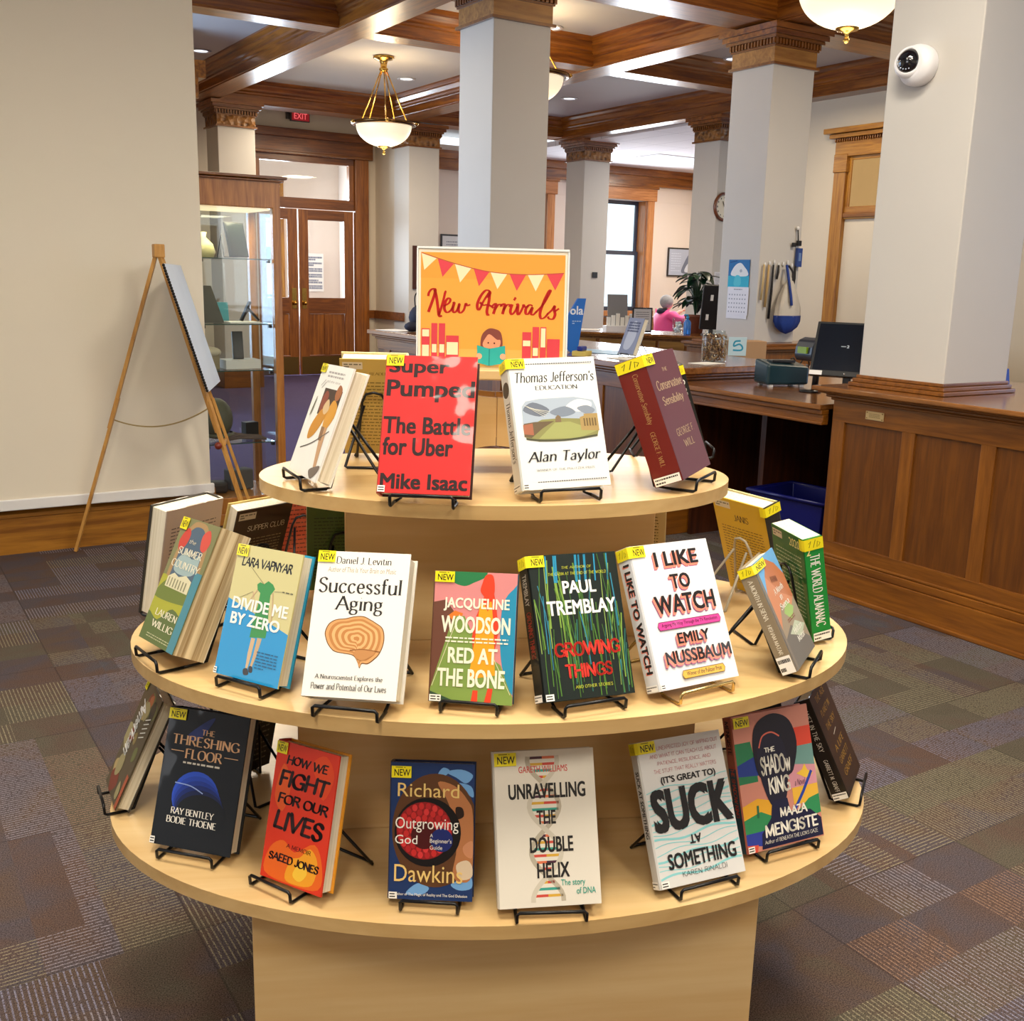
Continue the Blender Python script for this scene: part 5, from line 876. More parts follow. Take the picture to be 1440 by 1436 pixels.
def a_shadow(p):
    p.rect(0, 0, 100, 100, 'd08a78')
    for pts, c in (([(0, 74), (0, 80), (20, 80), (24, 64), (24, 50), (0, 50)], '2a7a50'), ([(0, 64), (30, 70), (30, 54), (0, 56)], '233a8c'), ([(64, 84), (100, 84), (100, 70), (64, 68)], 'dc4a34'), ([(66, 70), (100, 70), (100, 44), (66, 48)], '6f9a94'), ([(0, 24), (0, 34), (20, 38), (40, 34), (40, 20)], 'e6a92c'), ([(0, 12), (0, 24), (22, 28), (40, 22), (40, 8)], '2f8a54'), ([(66, 40), (100, 44), (100, 26), (66, 28)], 'e9b43c'), ([(70, 22), (86, 30), (100, 32), (100, 18), (80, 16)], '2f8a54'), ([(64, 58), (100, 54), (100, 40), (64, 40)], 'd694a0'), ([(0, 6), (0, 14), (30, 14), (30, 2)], '2c3c9c'), ([(0, 0), (0, 6), (14, 5), (12, 0)], 'd8503c')): p.poly(pts, c)
    p.blob([(22, 70), (26, 88), (40, 96), (58, 97), (74, 90), (80, 74), (74, 58), (64, 50), (30, 50)], '1a1524'); p.blob([(26, 62), (30, 78), (44, 83), (58, 80), (64, 66), (60, 40), (50, 28), (38, 30), (30, 44)], '1d1a30'); p.line([(30, 74), (36, 82), (48, 84), (58, 80)], 1.6, 'd86a58', True); p.poly([(38, 34), (58, 34), (60, 24), (86, 22), (99, 14), (99, 1), (18, 1), (20, 12), (34, 22)], '16183a')
    p.poly([(74, 50), (82, 52), (86, 56), (89, 51), (96, 48), (90, 45), (84, 46)], 'f0c440'); p.line([(66, 24), (80, 36), (94, 50)], 3.4, '24409c'); p.line([(18, 24), (19, 33)], 2.6, '2c6a48'); c = 'f4f0e4'
    p.T('THE', 36, 69.5, 50, 73.5, c, 'brush'); p.T('SHADOw', 29, 53, 68, 68, c, 'chunk'); p.T('KING', 36, 38.5, 64, 51.5, c, 'chunk'); p.T('a Novel', 70, 41, 84, 46, '3a2440', 'hand', shear=.2); p.T('MAAZA', 46, 20.5, 82, 28, c, 'brush'); p.T('MENGISTE', 24, 8.5, 94, 18, c, 'chunk'); p.T("Author of BENEATH THE LION'S GAZE", 22, 4, 92, 7, c, 'hand')
def s_shadow(p): p.rect(0, 0, 100, 100, 'a05a48'); p.rect(0, 0, 100, 62, '2a4a58'); p.T('MENGISTE', 24, 72, 78, 97, '30202a', 'chunk', rot=-90); p.T('THE SHADOW KING', 24, 26, 78, 64, 'b8483a', 'chunk', rot=-90)
def a_sky(p):
    p.rect(0, 0, 100, 100, '33261f'); g = 'a8803a'
    for t, v in (('THE AGE', 88), ('PLANET IN', 74), ('THE SKY', 60), ('A LIFE', 38), ('GARRETT', 26), ('GRAFF', 14)): p.T(t, 22, v, 76, v+6.5, g, 'fine')
    p.line([(40, 52), (60, 54)], 1, 'c9c0b0')
def s_sky(p): p.rect(0, 0, 100, 100, '1c1714'); p.T('PLANET IN THE SKY', 34, 48, 66, 96, 'd8d2c6', 'fine', rot=-90); p.T('GARRETT M. GRAFF', 34, 8, 62, 40, 'e4ded2', 'fine', rot=-90)
def back(bg, inkc, title=None, n=18, tc=None, x=(10, 90), v=(8, 78), bar=True, tf='serif', tb=(26, 80, 76, 86)):
    def f(p):
        p.rect(0, 0, 100, 100, bg)
        if title: p.T(title, *tb, tc or inkc, tf)
        p.blurb(x[0], v[0], x[1], v[1], n, inkc, n, .28)
        if bar: p.rect(4, 90, 34, 97, 'c9bfa8'); p.blurb(6, 91, 32, 96, 2, '6a6456', 3, .5)
    return f
# label, pos, tier, dz, yaw, lean, roll, w, h, t, colours...
ST = (0, 19, 91.5, 99.6, 0); SW_ = (0, 19, 91.5, 99.6, 1)
LB = (11, 4.6, False)
BK = [
 dict(label='slim white book with a woman in yellow on its cover, on the top shelf', pos=(-0.385, 1.880), tier='t', dz=0.019, yaw=-64, lean=21, roll=1.8, w=0.181, h=0.210, t=0.030, cols=('f0efe9', 'e8e6de', 'e9e6dc'), art=a_stories, sticker=(0, 17, 92, 100, 0)),
 dict(label='glossy red book Super Pumped with bold black lettering on the top shelf', pos=(-0.149, 1.720), tier='t', dz=0.023, yaw=-5, lean=23, roll=0.4, w=0.156, h=0.241, t=0.038, cols=('d22a2a', 'b52424', '3a1a1c'), art=a_pumped, sticker=(0, 19, 92, 100.3, 0), splabel=(8, 5, False)),
 dict(label="white book with a framed landscape picture and italic title on the top shelf", pos=(0.097, 1.805), tier='t', dz=0.023, yaw=18, lean=22, roll=1.8, w=0.163, h=0.236, t=0.038, cols=('e4e6e4', 'dcdedb', 'dcdedb'), art=a_jeff, spine=s_jeff, sticker=(0, 18, 92, 99.6, 1), splabel=(6, 5, True)),
 dict(label='thick maroon book tilted to show its red spine, right of the top shelf', pos=(0.348, 1.955), tier='t', dz=0.030, yaw=63, lean=22, roll=1.5, w=0.171, h=0.238, t=0.055, cols=('5c2f38', '6e1f18', '5c2f38'), art=a_conserv, spine=s_conserv, sticker=(0, 26, 91, 99.6, 1), splabel=(0, 6.5, True)),
 dict(label='thick paperback The Summer Country with rough-cut pages on the left of the middle shelf', pos=(-0.633, 1.783), tier='m', dz=0.036, yaw=-51, lean=26, roll=3.5, w=0.152, h=0.236, t=0.062, cols=('7f7f58', '5f6a4a', 'd9d3bf'), art=a_summer, sticker=(0, 20, 90, 99.6, 0), paper=True, pages=PAGESD),
 dict(label='book Divide Me by Zero, cream above and blue below, with a green dress', pos=(-0.444, 1.670), tier='m', dz=0.019, yaw=-29, lean=19, roll=0.2, w=0.143, h=0.226, t=0.033, cols=('cdc488', 'cdc488', '1f8fb8'), art=a_divide, sticker=(0, 18, 91, 99.8, 0), splabel=(5, 5, False)),
 dict(label='white book Successful Aging with a wood-slice brain on its cover', pos=(-0.254, 1.571), tier='m', dz=0.033, yaw=-10, lean=28, roll=1.7, w=0.157, h=0.240, t=0.051, cols=('e9e6df', 'e2dfd6', 'dedad2'), art=a_aging, sticker=(0, 19, 92, 100, 0)),
 dict(label='small multicoloured book Red at the Bone with a red figure in a yellow dress', pos=(-0.060, 1.606), tier='m', dz=0.015, yaw=-8, lean=17, roll=1.2, w=0.137, h=0.214, t=0.024, cols=('d98a8a', '6e4638', '2a4a58'), art=a_bone, sticker=(0, 24, 91.5, 99.8, 0), splabel=(14, 5.5, False)),
 dict(label='dark book Growing Things with tall green grass on its cover', pos=(0.138, 1.621), tier='m', dz=0.024, yaw=23, lean=26, roll=-1.6, w=0.163, h=0.242, t=0.034, cols=('16211e', '1a1e1c', '16211e'), art=a_growing, spine=s_growing, sticker=(0, 17, 91.5, 99.6, 1), splabel=(9, 5, True)),
 dict(label='white book I Like to Watch with black and orange block letters', pos=(0.331, 1.695), tier='m', dz=0.024, yaw=32, lean=27, roll=-1.3, w=0.173, h=0.250, t=0.034, cols=('e8e8ec', 'dddfe2', 'e0e0e2'), art=a_watch, spine=s_watch, sticker=(0, 17, 91.5, 99.6, 1), splabel=(5, 4.5, True)),
 dict(label='book A Month in Siena with terracotta houses and a beige spine', pos=(0.550, 1.838), tier='m', dz=0.022, yaw=64, lean=28, roll=-0.6, w=0.155, h=0.205, t=0.028, cols=('6aa6d8', '8d7f68', '8d7f68'), art=a_siena, spine=s_siena, sticker=(0, 45, 91.5, 99.6, 1), splabel=(0, 16, True)),
 dict(label='cookbook with a food collage cover, far left edge of the bottom shelf', pos=(-0.781, 1.906), tier='b', dz=0.020, yaw=-62, lean=25, roll=-0.4, w=0.136, h=0.230, t=0.028, cols=('5c5240', '4a4436', '2a2622'), art=a_amer, sticker=(0, 14, 90, 99, 0)),
 dict(label='dark book The Threshing Floor with a blue planet on its cover', pos=(-0.565, 1.710), tier='b', dz=0.021, yaw=-15, lean=20, roll=-0.5, w=0.162, h=0.246, t=0.036, cols=('141a22', '141a22', '16181c'), art=a_thresh, sticker=(0, 22, 91.5, 99.4, 0), splabel=(6, 5.5, False)),
 dict(label='red-orange book How We Fight for Our Lives with black brush lettering', pos=(-0.362, 1.605), tier='b', dz=0.0210, yaw=-33, lean=16, roll=3.0, w=0.141, h=0.235, t=0.032, cols=('d9361c', 'c23418', 'e39a28'), art=a_fight, sticker=(0, 18, 91, 99.6, 0)),
 dict(label='dark blue book Outgrowing God with a lion face behind a red sphere', pos=(-0.121, 1.581), tier='b', dz=0.016, yaw=-4, lean=15, roll=1.3, w=0.141, h=0.228, t=0.028, cols=('1c3566', '1c2f56', '1c2f56'), art=a_outgrow, sticker=(0, 24, 88.8, 97.4, 0), splabel=(10, 5.4, False)),
 dict(label='cream book Unravelling the Double Helix with a DNA ribbon, front of the bottom shelf', pos=(0.081, 1.561), tier='b', dz=0.023, yaw=5, lean=23, roll=2.0, w=0.170, h=0.254, t=0.036, cols=('ddd6c8', 'd6cfc0', 'd6cfc0'), art=a_unravel, sticker=(0, 22, 90.5, 99, 0)),
 dict(label='pale book Suck at Something with huge black letters and blue waves', pos=(0.353, 1.658), tier='b', dz=0.018, yaw=25, lean=27, roll=-1.0, w=0.175, h=0.250, t=0.020, cols=('d9d8d6', 'd4d3d0', 'd4d3d0'), art=a_suck, spine=s_suck, sticker=(0, 20, 91.5, 99.6, 1), splabel=(9, 5, True)),
 dict(label='book The Shadow King with a dark head outline on pink and green', pos=(0.530, 1.788), tier='b', dz=0.016, yaw=26, lean=19, roll=-0.3, w=0.179, h=0.250, t=0.022, cols=('d08a78', 'a05a48', 'd08a78'), art=a_shadow, spine=s_shadow, sticker=(1, 21, 91, 99, 0), splabel=(8, 5, False)),
 dict(label='dark brown book with gold lettering, far right edge of the bottom shelf', pos=(0.732, 2.030), tier='b', dz=0.0280, yaw=67, lean=27, roll=-3.2, w=0.178, h=0.214, t=0.032, cols=('33261f', '1c1714', '1c1714'), art=a_sky, spine=s_sky, splabel=(0, 6.5, True)),
 # the far side of the display: seen from behind
 dict(label='thick book turned away showing pinkish back cover, leftmost on the middle shelf', pos=(-.673, 2.072), tier='m', dz=.0085, yaw=65, lean=-11, roll=-.6, w=.161, h=.231, t=.045, cols=('9d8777', '2e2a26', '2e2a26'), art=back('9d8777', '4e4038', n=24, v=(6, 84), bar=False), side=1),
 dict(label='dark brown book Supper Club seen from behind on the middle shelf', pos=(-.565, 2.144), tier='m', dz=.0085, yaw=50, lean=-21, roll=-.1, w=.136, h=.233, t=.036, cols=('3b2a1c', '3b2a1c', 'c9b06a'), art=back('3b2a1c', '8d7c5c', 'SUPPER CLUB', 20, 'e0d6bc', v=(6, 70), tf='hand', tb=(24, 77, 92, 83)), side=1),
 dict(label='green book seen from behind beside the upper core of the display', pos=(-.375, 2.245), tier='m', dz=.0085, yaw=14, lean=-15, roll=0, w=.150, h=.235, t=.030, cols=('4d6a33', '4d6a33', 'd9cfb0'), art=back('4d6a33', '2c3f1e', 'Commute', 20, '22321a', v=(8, 78), bar=False, tf='hand', tb=(24, 84, 80, 91)), side=1),
 dict(label='red and grey book standing behind the green and brown books', pos=(-.505, 2.40), tier='m', dz=.0085, yaw=30, lean=-16, roll=0, w=.145, h=.225, t=.028, cols=('a8452c', '6f7480', 'a8452c'), art=back('a8452c', '5a2418', n=14, bar=False), side=1),
 dict(label='tan book seen from behind, left at the back of the top shelf', pos=(-.289, 2.199), tier='t', dz=.0085, yaw=2, lean=-21, roll=0, w=.134, h=.218, t=.035, cols=('b99c50', 'd9cf9a', 'dcd29c'), art=back('b99c50', '6e5a26', 'READER CLUB', 20, '6e5a26', v=(8, 78), tb=(44, 84, 92, 87)), side=1),
 dict(label='black book with white spine lettering behind the maroon book', pos=(.400, 2.330), tier='t', dz=.0085, yaw=-90, lean=-19, roll=-.5, w=.155, h=.204, t=.022, cols=('17171a', '141416', '17171a'), spine=lambda p: (p.rect(0, 0, 100, 100, '141416'), p.T('O', 24, 79, 76, 85, 'e4e2dc', bold=.02, rot=-90), p.blurb(30, 20, 46, 76, 14, 'd8d6d0', 3, .6), p.blurb(56, 24, 72, 76, 12, 'a8a6a0', 5, .6)), side=1, sticker=(80, 100, 90, 99.6, 1)),
 dict(label='thick green almanac dated 2020 at the right end of the middle shelf', pos=(.584, 2.036), tier='m', dz=.0085, yaw=-76, lean=-12, roll=-1.6, w=.126, h=.215, t=.040, cols=('1d7a32', '1d7a32', '1d7a32'), art=back('1a5f2a', '9db89a', '2020', 16, 'e9df9a', v=(20, 82), bar=True, tf='sans', tb=(56, 88, 88, 96)), spine=lambda p: (p.rect(0, 0, 100, 100, '1d8a38'), p.T('2', 10, 84, 32, 91, 'e9df9a', bold=.02), p.T('THE WORLD ALMANAC', 24, 14, 78, 84, 'f4f2ea', 'serifbold', rot=-90)), side=1, sticker=(92, 100, 89, 99.8, 1), splabel=(0, 8, True), paper=True),
 dict(label='yellow book seen from behind at the right of the middle shelf', pos=(.552, 2.275), tier='m', dz=.0085, yaw=-60, lean=-18, roll=.7, w=.165, h=.233, t=.043, cols=('c9a21f', '2a2620', 'd9cf9a'), art=back('c9a21f', '6b5310', 'JANIS', 22, '3a2a10', v=(8, 72), tb=(38, 78, 66, 85)), side=1, sticker=(94, 100, 91, 100, 1)),
 dict(label='pale book seen from behind at the back right of the upper core', pos=(.275, 2.32), tier='m', dz=.0085, yaw=-12, lean=-15, roll=0, w=.150, h=.240, t=.030, cols=('cdbb90', 'd9cfb0', 'd9cfb0'), art=back('cdbb90', '5c4a28', n=22, bar=False), side=-1),
 dict(label='black book tucked under the middle shelf behind the pink and green book', pos=(.565, 2.07), tier='b', dz=0.0220, yaw=40, lean=18, roll=0, w=.150, h=.262, t=.03, cols=('1c1c20', '141416', '1c1c20'), art=lambda p: p.rect(0, 0, 100, 100, '1c1c20')),
 dict(label='black book standing behind the blue planet book on the bottom shelf', pos=(-.555, 2.02), tier='b', dz=.012, yaw=50, lean=-15, roll=0, w=.150, h=.235, t=.03, cols=('26262a', '1c1c20', '26262a'), art=back('26262a', '77736a', n=12, bar=False), side=1),
]
BOOKS = []
GOLDW = mat('gold_wire', (196, 170, 110), .25, .9); CLEARW = mat('clear_plastic_wire', (205, 198, 180), .15, 0, trans=.4)
for i, b in enumerate(BK):
    bo = book(**b); BOOKS.append(bo)
    yaw, lean, t = R(b['yaw']), R(b['lean']), b['t']; x, y = b['pos']; wm = GOLDW if 'I Like' in b['label'] or 'cookbook' in b['label'] and 0 else (CLEARW if 'yellow book seen' in b['label'] else BLACK)
    if b['lean'] < 0:      # the book faces away: the stand stands on the near side
        nx, ny = math.sin(yaw), -math.cos(yaw); x, y = x-nx*t*math.cos(lean), y-ny*t*math.cos(lean); yaw += math.pi; lean = -lean
    book_stand('wire stand of the '+' '.join(b['label'].split()[:12]), x, y, TZ[b['tier']], yaw, lean, b['w'], t, wm, dx=-.03 if 'Fight' in b['label'] else 0)
# ------------------------------------------------------------------ counters and desk
c = thing('service_counter', 'long panelled oak service counter with the big column, on the right', 'counter', (4.17, 2.0, 0))
m = MB().box((.012, -3.0, 0), (1.1, 1.58, 1.0), PANELZ).box((0, -3.0, .88), (.02, 1.59, 1.0), DKY).box((0, -3.0, .19), (.02, 1.59, .27), DKY)
ys = [1.59, 1.512]; k = 0
m.box((0, 1.512, .2), (.0195, 1.59, .9), DKZ)
for i in range(9): a = 1.172-i*.414; m.box((0, a-.075, .2), (.02, a, .95), DKZ)
m.box((.0, 1.56, 0), (1.1, 1.59, 1.0), DKZ); m.build('body', c, .003)
m = MB().box((-.02, -3.0, 0), (.1, 1.61, .15), DKY).box((-.03, -3.0, .0), (.1, 1.62, .022), DKY).box((-.012, -3.0, .15), (.1, 1.605, .19), DKY).box((-.006, -3.0, .19), (.1, 1.60, .205), DKY); m.build('plinth', c, .004)
m = MB().box((-.012, -3.0, .985), (1.12, 1.602, 1.0), DKY).box((-.03, -3.0, 1.0), (1.14, 1.62, 1.018), DKY).box((-.06, -3.0, 1.018), (1.17, 1.65, 1.032), DKY).box((-.085, -3.0, 1.03), (1.2, 1.67, 1.055), TOPY); m.build('worktop', c, .006)
m = MB().box((4.255, 3.03, 1.055), (4.81, 3.585, 1.075), DKX).box((4.268, 3.043, 1.075), (4.797, 3.572, 1.095), DKX).box((4.28, 3.055, 1.095), (4.785, 3.56, 1.112), DKX); struct('trim_column_base', m, 'oak base moulding round the camera column', None, .004)
m = MB().box((-.004, -.053, -.02), (0, .053, .02), mat('pale_brass', (214, 190, 140), .3, .5)); 
for y in (-.045, .045):
    for z in (-.014, .014): m.ball((-.005, y, z), .003, BRASS, 6)
Paint(m, (-.0042, .05, -.02), (0, -.1, 0), (0, 0, .04), (-1, 0, 0)).blurb(18, 24, 82, 78, 3, '8c7448', 4, .4); tag(m.build('name_plaque', loc=(4.169, 3.33, .935), bevel=.002), 'small engraved brass plaque on the right counter front', 'plaque')
d = thing('desk', 'lower oak desk with dark knee space between the two counters', 'desk', (4.17, 3.6, 0))
MB().box((-.05, .03, .93), (1.3, 1.235, .957), TOPY).build('worktop', d, .006)
m = MB().box((-.035, .03, .905), (.02, 1.235, .93), DKY).box((-.022, .03, .865), (.02, 1.235, .905), DKY).box((-.03, .03, .852), (.02, 1.235, .868), DKY); m.build('apron', d, .004)
MB().box((.95, .03, 0), (.98, 1.23, .93), DARKZ).build('back_panel', d); MB().box((.30, .72, 0), (.95, .76, .92), DARKZ).build('partition', d); MB().box((.2, 1.2, 0), (.95, 1.225, .93), DARKZ).build('side_panel', d)
f = thing('reception_counter', 'long oak reception counter behind the sign, running back toward the entrance', 'counter', (4.17, 4.86, 0))
m = MB().box((.012, 0, 0), (.75, 4.1, .985), PANELZ).box((0, 0, .87), (.02, 4.1, .985), DKY).box((0, 0, .16), (.02, 4.1, .27), DKY).box((0, -.012, .0), (.75, 0, .985), DKX)
for i in range(7): m.box((0, i*.64, .2), (.02, i*.64+.12, .93), DKZ)
m.build('body', f, .003); MB().box((-.02, 0, 0), (.1, 4.1, .17), DKY).build('plinth', f, .004)
m = MB().box((-.015, -.03, .96), (.8, 4.12, .98), DKY).box((-.035, -.05, .98), (.85, 4.15, 1.0), DKY).box((-.06, -.075, 1.0), (1.1, 4.2, 1.04), TOPY); m.build('worktop', f, .006)
w_ = thing('work_table', 'low work table behind the reception counter', 'table', (5.75, 5.9, 0)); MB().box((-.45, -.8, .90), (.5, .8, .94), TOPY).build('tabletop', w_)
for sx in (-.4, .44):
    for sy in (-.74, .74): MB().box((sx-.03, sy-.03, 0), (sx+.03, sy+.03, .9), DARKZ).build('leg', w_)
bc = thing('drawer_counter', 'angled oak counter with drawers in front of the reading room', 'counter', (6.98, 8.69, 0), -.91)
m = MB().box((-1.6, .02, 0), (.85, .7, .96), DKZ); m.build('body', bc)
m = MB().box((-1.65, -.03, .955), (.9, .75, .975), DKX).box((-1.65, -.05, .975), (.9, .78, 1.0), TOPY); m.build('worktop', bc, .005)
for i, (a, b) in enumerate(((-1.58, -1.0), (-.98, -.42), (-.38, .22), (.25, .52), (.55, .83))):
    dr = MB().box((a, -.0, .60), (b, .02, .93), wood('drawer_oak', '76501c', '9a6c2c', 0, 12, .35, .3)).build('drawer', bc, .004); MB().tube([((a+b)/2-.05, -.005, .8), ((a+b)/2-.05, -.03, .8), ((a+b)/2+.05, -.03, .8), ((a+b)/2+.05, -.005, .8)], .006, CHROME, 6).build('handle', dr)
m = MB().box((6.57, 6.57, 0), (7.42, 7.42, .96), DKZ).box((6.55, 6.55, .96), (7.44, 7.44, .985), DKX).box((6.53, 6.53, .985), (7.46, 7.46, 1.01), DKX).box((6.60, 6.60, 1.01), (7.39, 7.39, 1.03), DKX); tag(m.build('column_pedestal', bevel=.004), 'square oak pedestal under the calendar column', 'pedestal', kind='structure')
m = MB().box((7.46, 6.95, 0), (9.9, 7.3, .97), DKZ).box((7.46, 6.92, .97), (9.9, 7.32, 1.0), DKX); tag(m.build('low_counter', bevel=.004), 'low oak counter running right from the calendar column pedestal', 'counter')
# ------------------------------------------------------------------ things on the desk and counters
pr = thing('receipt_printer', 'dark teal receipt printer on the lower oak desk', 'printer', (4.66, 4.42, .958), -.30)
TE = mat('dark_teal_plastic', (22, 52, 62), .35)
m = MB().add([(-.135, -.085, .012), (.135, -.085, .012), (.135, .085, .012), (-.135, .085, .012), (-.135, -.085, .13), (.135, -.085, .115), (.135, .085, .14), (-.135, .085, .155)], [(0, 3, 2, 1), (4, 5, 6, 7), (0, 1, 5, 4), (1, 2, 6, 5), (2, 3, 7, 6), (3, 0, 4, 7)], TE); m.build('housing', pr, .014)
MB().box((-.08, -.03, .135), (.07, .04, .152), BLACKP).build('paper_slot', pr, .004)
m = MB()
for sx in (-.1, .1):
    for sy in (-.06, .06): m.box((sx-.012, sy-.012, 0), (sx+.012, sy+.012, .014), WHITEP)
m.build('foot', pr)
mo = thing('monitor', 'flat black monitor leaning back on the desk by the camera column', 'monitor', (4.50, 3.84, .958), -YA-.55)
Mx = Matrix.Translation((0, 0, .105)) @ Matrix.Rotation(R(-20), 4, 'X')
MB().box((-.17, -.02, 0), (.30, .012, .30), BLACKP, Mx).build('bezel', mo, .004)
m = MB().box((-.155, -.0225, .03), (.285, -.0195, .288), mat('dark_screen', (18, 26, 38), .12), Mx); Paint(m, tuple(Mx @ Vector((-.155, -.0226, .03))), tuple(Mx.to_3x3() @ Vector((.44, 0, 0))), tuple(Mx.to_3x3() @ Vector((0, 0, .258))), tuple(Mx.to_3x3() @ Vector((0, -1, 0)))).T('2', 37, 49, 40, 55, 'c6ccd4', bold=.02).blurb(30, 50, 36, 54, 1, '9aa2ae', 3); m.build('screen', mo)
m = MB().box((-.168, -.0235, .002), (-.10, -.02, .026), WHITEP, Mx); m.build('price_sticker', mo); MB().ball(tuple(Mx @ Vector((.02, -.021, .014))), .006, CHROME, 8).build('power_button', mo)
MB().box((-.02, -.0, 0), (.06, .10, .012), BLACKP).box((0, .03, .01), (.04, .06, .16), BLACKP).build('stand', mo, .003)
sc = thing('barcode_scanner', 'dark desktop scanner with a green label left of the monitor', 'scanner', (4.56, 4.10, .958), -YA-1.1)
GB = mat('graphite_plastic', (40, 46, 58), .3)
prof = [(-.06, .175), (-.075, .20), (-.07, .25), (-.05, .285), (-.01, .30), (.05, .295), (.07, .27), (.06, .19), (.02, .165)]
Ms = Matrix(((0, 0, 1, 0), (1, 0, 0, 0), (0, 1, 0, 0), (0, 0, 0, 1))); MB().prism(prof, -.065, .065, GB, M=Ms).build('head', sc, .01)
MB().box((-.035, -.084, .215), (.035, -.070, .250), mat('green_label', (120, 150, 30), .4)).build('label', sc); MB().tube([(0, .03, .01), (0, .035, .1), (0, .02, .18)], .018, BLACKP, 10).lathe([(0, .0), (.06, 0), (.06, .008), (0, .012)], BLACKP, 20).build('neck', sc)
j = thing('jar', 'glass jar packed with brown pencils on the reception counter', 'jar', (4.77, 5.12, 1.041))
MB().lathe([(0, .002), (.07, .002), (.078, .012), (.078, .15), (.07, .175), (.062, .185), (.062, .2), (.066, .2), (.066, .187), (.075, .177), (.082, .152), (.082, .008), (.072, 0), (0, 0)], GLASS, 28).build('glass', j)
m = MB(); rg = random.Random(9)
for i in range(230):
    a, r_ = rg.uniform(0, 6.28), .066*math.sqrt(rg.random()) if i % 2 else .070; p0 = Vector((r_*math.cos(a), r_*math.sin(a), rg.uniform(.012, .172))); dv = Vector((rg.uniform(-1, 1), rg.uniform(-1, 1), rg.uniform(-1, 1))).normalized()*.013
    q = [p0+dv, p0-dv]
    if max(math.hypot(v.x, v.y) for v in q) < .075: m.tube(q, .0042, rg.choice((mat('pellet_brown', (148, 104, 66), .7), mat('pellet_tan', (196, 158, 112), .7), mat('pellet_dark', (92, 60, 38), .7))), 5)
m.build('filling', j)
def sheet(lab, x, y, z, sx, sy, rz, c=PAPER, nm='paper_sheet', cat='paper', th=.003): return tag(MB().box((-sx/2, -sy/2, 0), (sx/2, sy/2, th), c).build(nm, loc=(x, y, z), rot=(0, 0, rz)), lab, cat)
sheet('white sheet in front of the pencil jar', 4.60, 5.0, 1.041, .20, .14, .2); sheet('bright paper spread left of the upright book on the counter', 4.36, 5.42, 1.041, .25, .30, .1); sheet('blue edged leaflet spread on the reception counter behind the sign', 4.55, 6.05, 1.041, .3, .45, .3, mat('leaflet_blue', (150, 190, 220), .4)); sheet('white papers on the far left end of the reception counter', 4.28, 8.78, 1.041, .22, .34, .2)
b = book(label='blue-grey book upright on a stand on the reception counter', pos=(0, 0), tier='t', dz=0, yaw=0, lean=20, roll=0, w=.17, h=.25, t=.035, cols=('7f88a6', '7f88a6', 'd6d6d2'), art=lambda p: (p.rect(0, 0, 100, 100, '8a92ae'), p.blob([(20, 20), (30, 80), (60, 90), (80, 50), (60, 14)], 'b9c0d2'), p.T('ATLAS', 14, 60, 86, 82, '40486a', bold=.02) if 0 else p.blurb(14, 60, 86, 90, 4, '40486a', 6, .7)), side=-1, group='books on the counters')
b.location = (4.42, 5.60, 1.062); b.rotation_euler = (Matrix.Rotation(-YA-1.05, 4, 'Z') @ Matrix.Rotation(-R(20), 4, 'X')).to_euler()
bs = book_stand('wire stand under the blue-grey book on the reception counter', 0, 0, 0, 0, R(20), .17, .035); bs.location = (4.42, 5.60, 1.041); bs.rotation_euler = (0, 0, -YA-1.05)
lf = thing('standee', 'small blue triangular standee right behind the New Arrivals sign', 'sign', (4.27, 6.05, 1.041), -YA+.3)
m = MB().add([(-.10, 0, .10), (.06, 0, .37), (.12, 0, .37), (.07, 0, .0), (.02, 0, .0), (-.10, .02, .10), (.06, .02, .37), (.12, .02, .37), (.07, .02, 0), (.02, .02, 0)], [(0, 4, 3, 2, 1), (5, 6, 7, 8, 9), (0, 1, 6, 5), (1, 2, 7, 6), (2, 3, 8, 7), (3, 4, 9, 8), (4, 0, 5, 9)], mat('standee_blue', (30, 110, 205), .4)); Paint(m, (-.10, -.0005, 0), (.22, 0, 0), (0, 0, .37), (0, -1, 0)).T('ola', 48, 70, 92, 86, 'e8f0fa', bold=.02).blurb(56, 52, 86, 60, 2, 'a9c8ee', 3); m.build('panel', lf)
tag(MB().box((-.05, -.02, 0), (.05, .02, .03), mat('navy_plastic', (30, 50, 150), .3)).build('stapler', loc=(4.17, 5.75, 1.075), rot=(0, 0, .6), bevel=.008), 'dark blue stapler just right of the sign on a yellow box', 'stapler')
tag(MB().box((-.06, -.05, 0), (.06, .05, .033), mat('yellow_card', (226, 206, 110), .5)).build('box', loc=(4.18, 5.76, 1.041), rot=(0, 0, .6), bevel=.003), 'pale yellow box under the blue stapler by the sign', 'box')
bg = thing('handbag', 'dark navy bag with a thin handle at the far end of the reception counter', 'bag', (4.46, 8.62, 1.046))
NV = mat('navy_cloth', (24, 28, 52), .7); m = MB().ball((0, 0, .12), (.13, .10, .12), NV, 16).ball((.04, 0, .2), (.09, .07, .10), NV, 14).ball((-.12, -.04, .04), (.08, .06, .045), NV, 12); m.build('body', bg); MB().tube(smooth_path([(-.07, 0, .2), (-.075, 0, .31), (-.02, 0, .36), (.06, 0, .355), (.10, 0, .28)], 5), .006, BLACK, 6).build('handle', bg)
cb = thing('cardboard_box', 'open cardboard box with a blue logo behind the pencil jar', 'box', (5.83, 5.98, .941), -YA+.1)
m = MB().box((-.10, -.10, 0), (.18, .10, .17), mat('cardboard', (172, 140, 105), .8)); m.build('carton', cb, .002)
m = MB().box((-.12, -.106, .06), (.02, -.101, .20), mat('light_blue_card', (190, 222, 236), .5)); p = Paint(m, (-.12, -.1062, .06), (.14, 0, 0), (0, 0, .14), (0, -1, 0)); p.line([(26, 30), (70, 30), (78, 46), (60, 62), (30, 52), (36, 76), (66, 80)], 9, '2a9ac0', True); m.build('logo_card', cb)
cbw = MB()
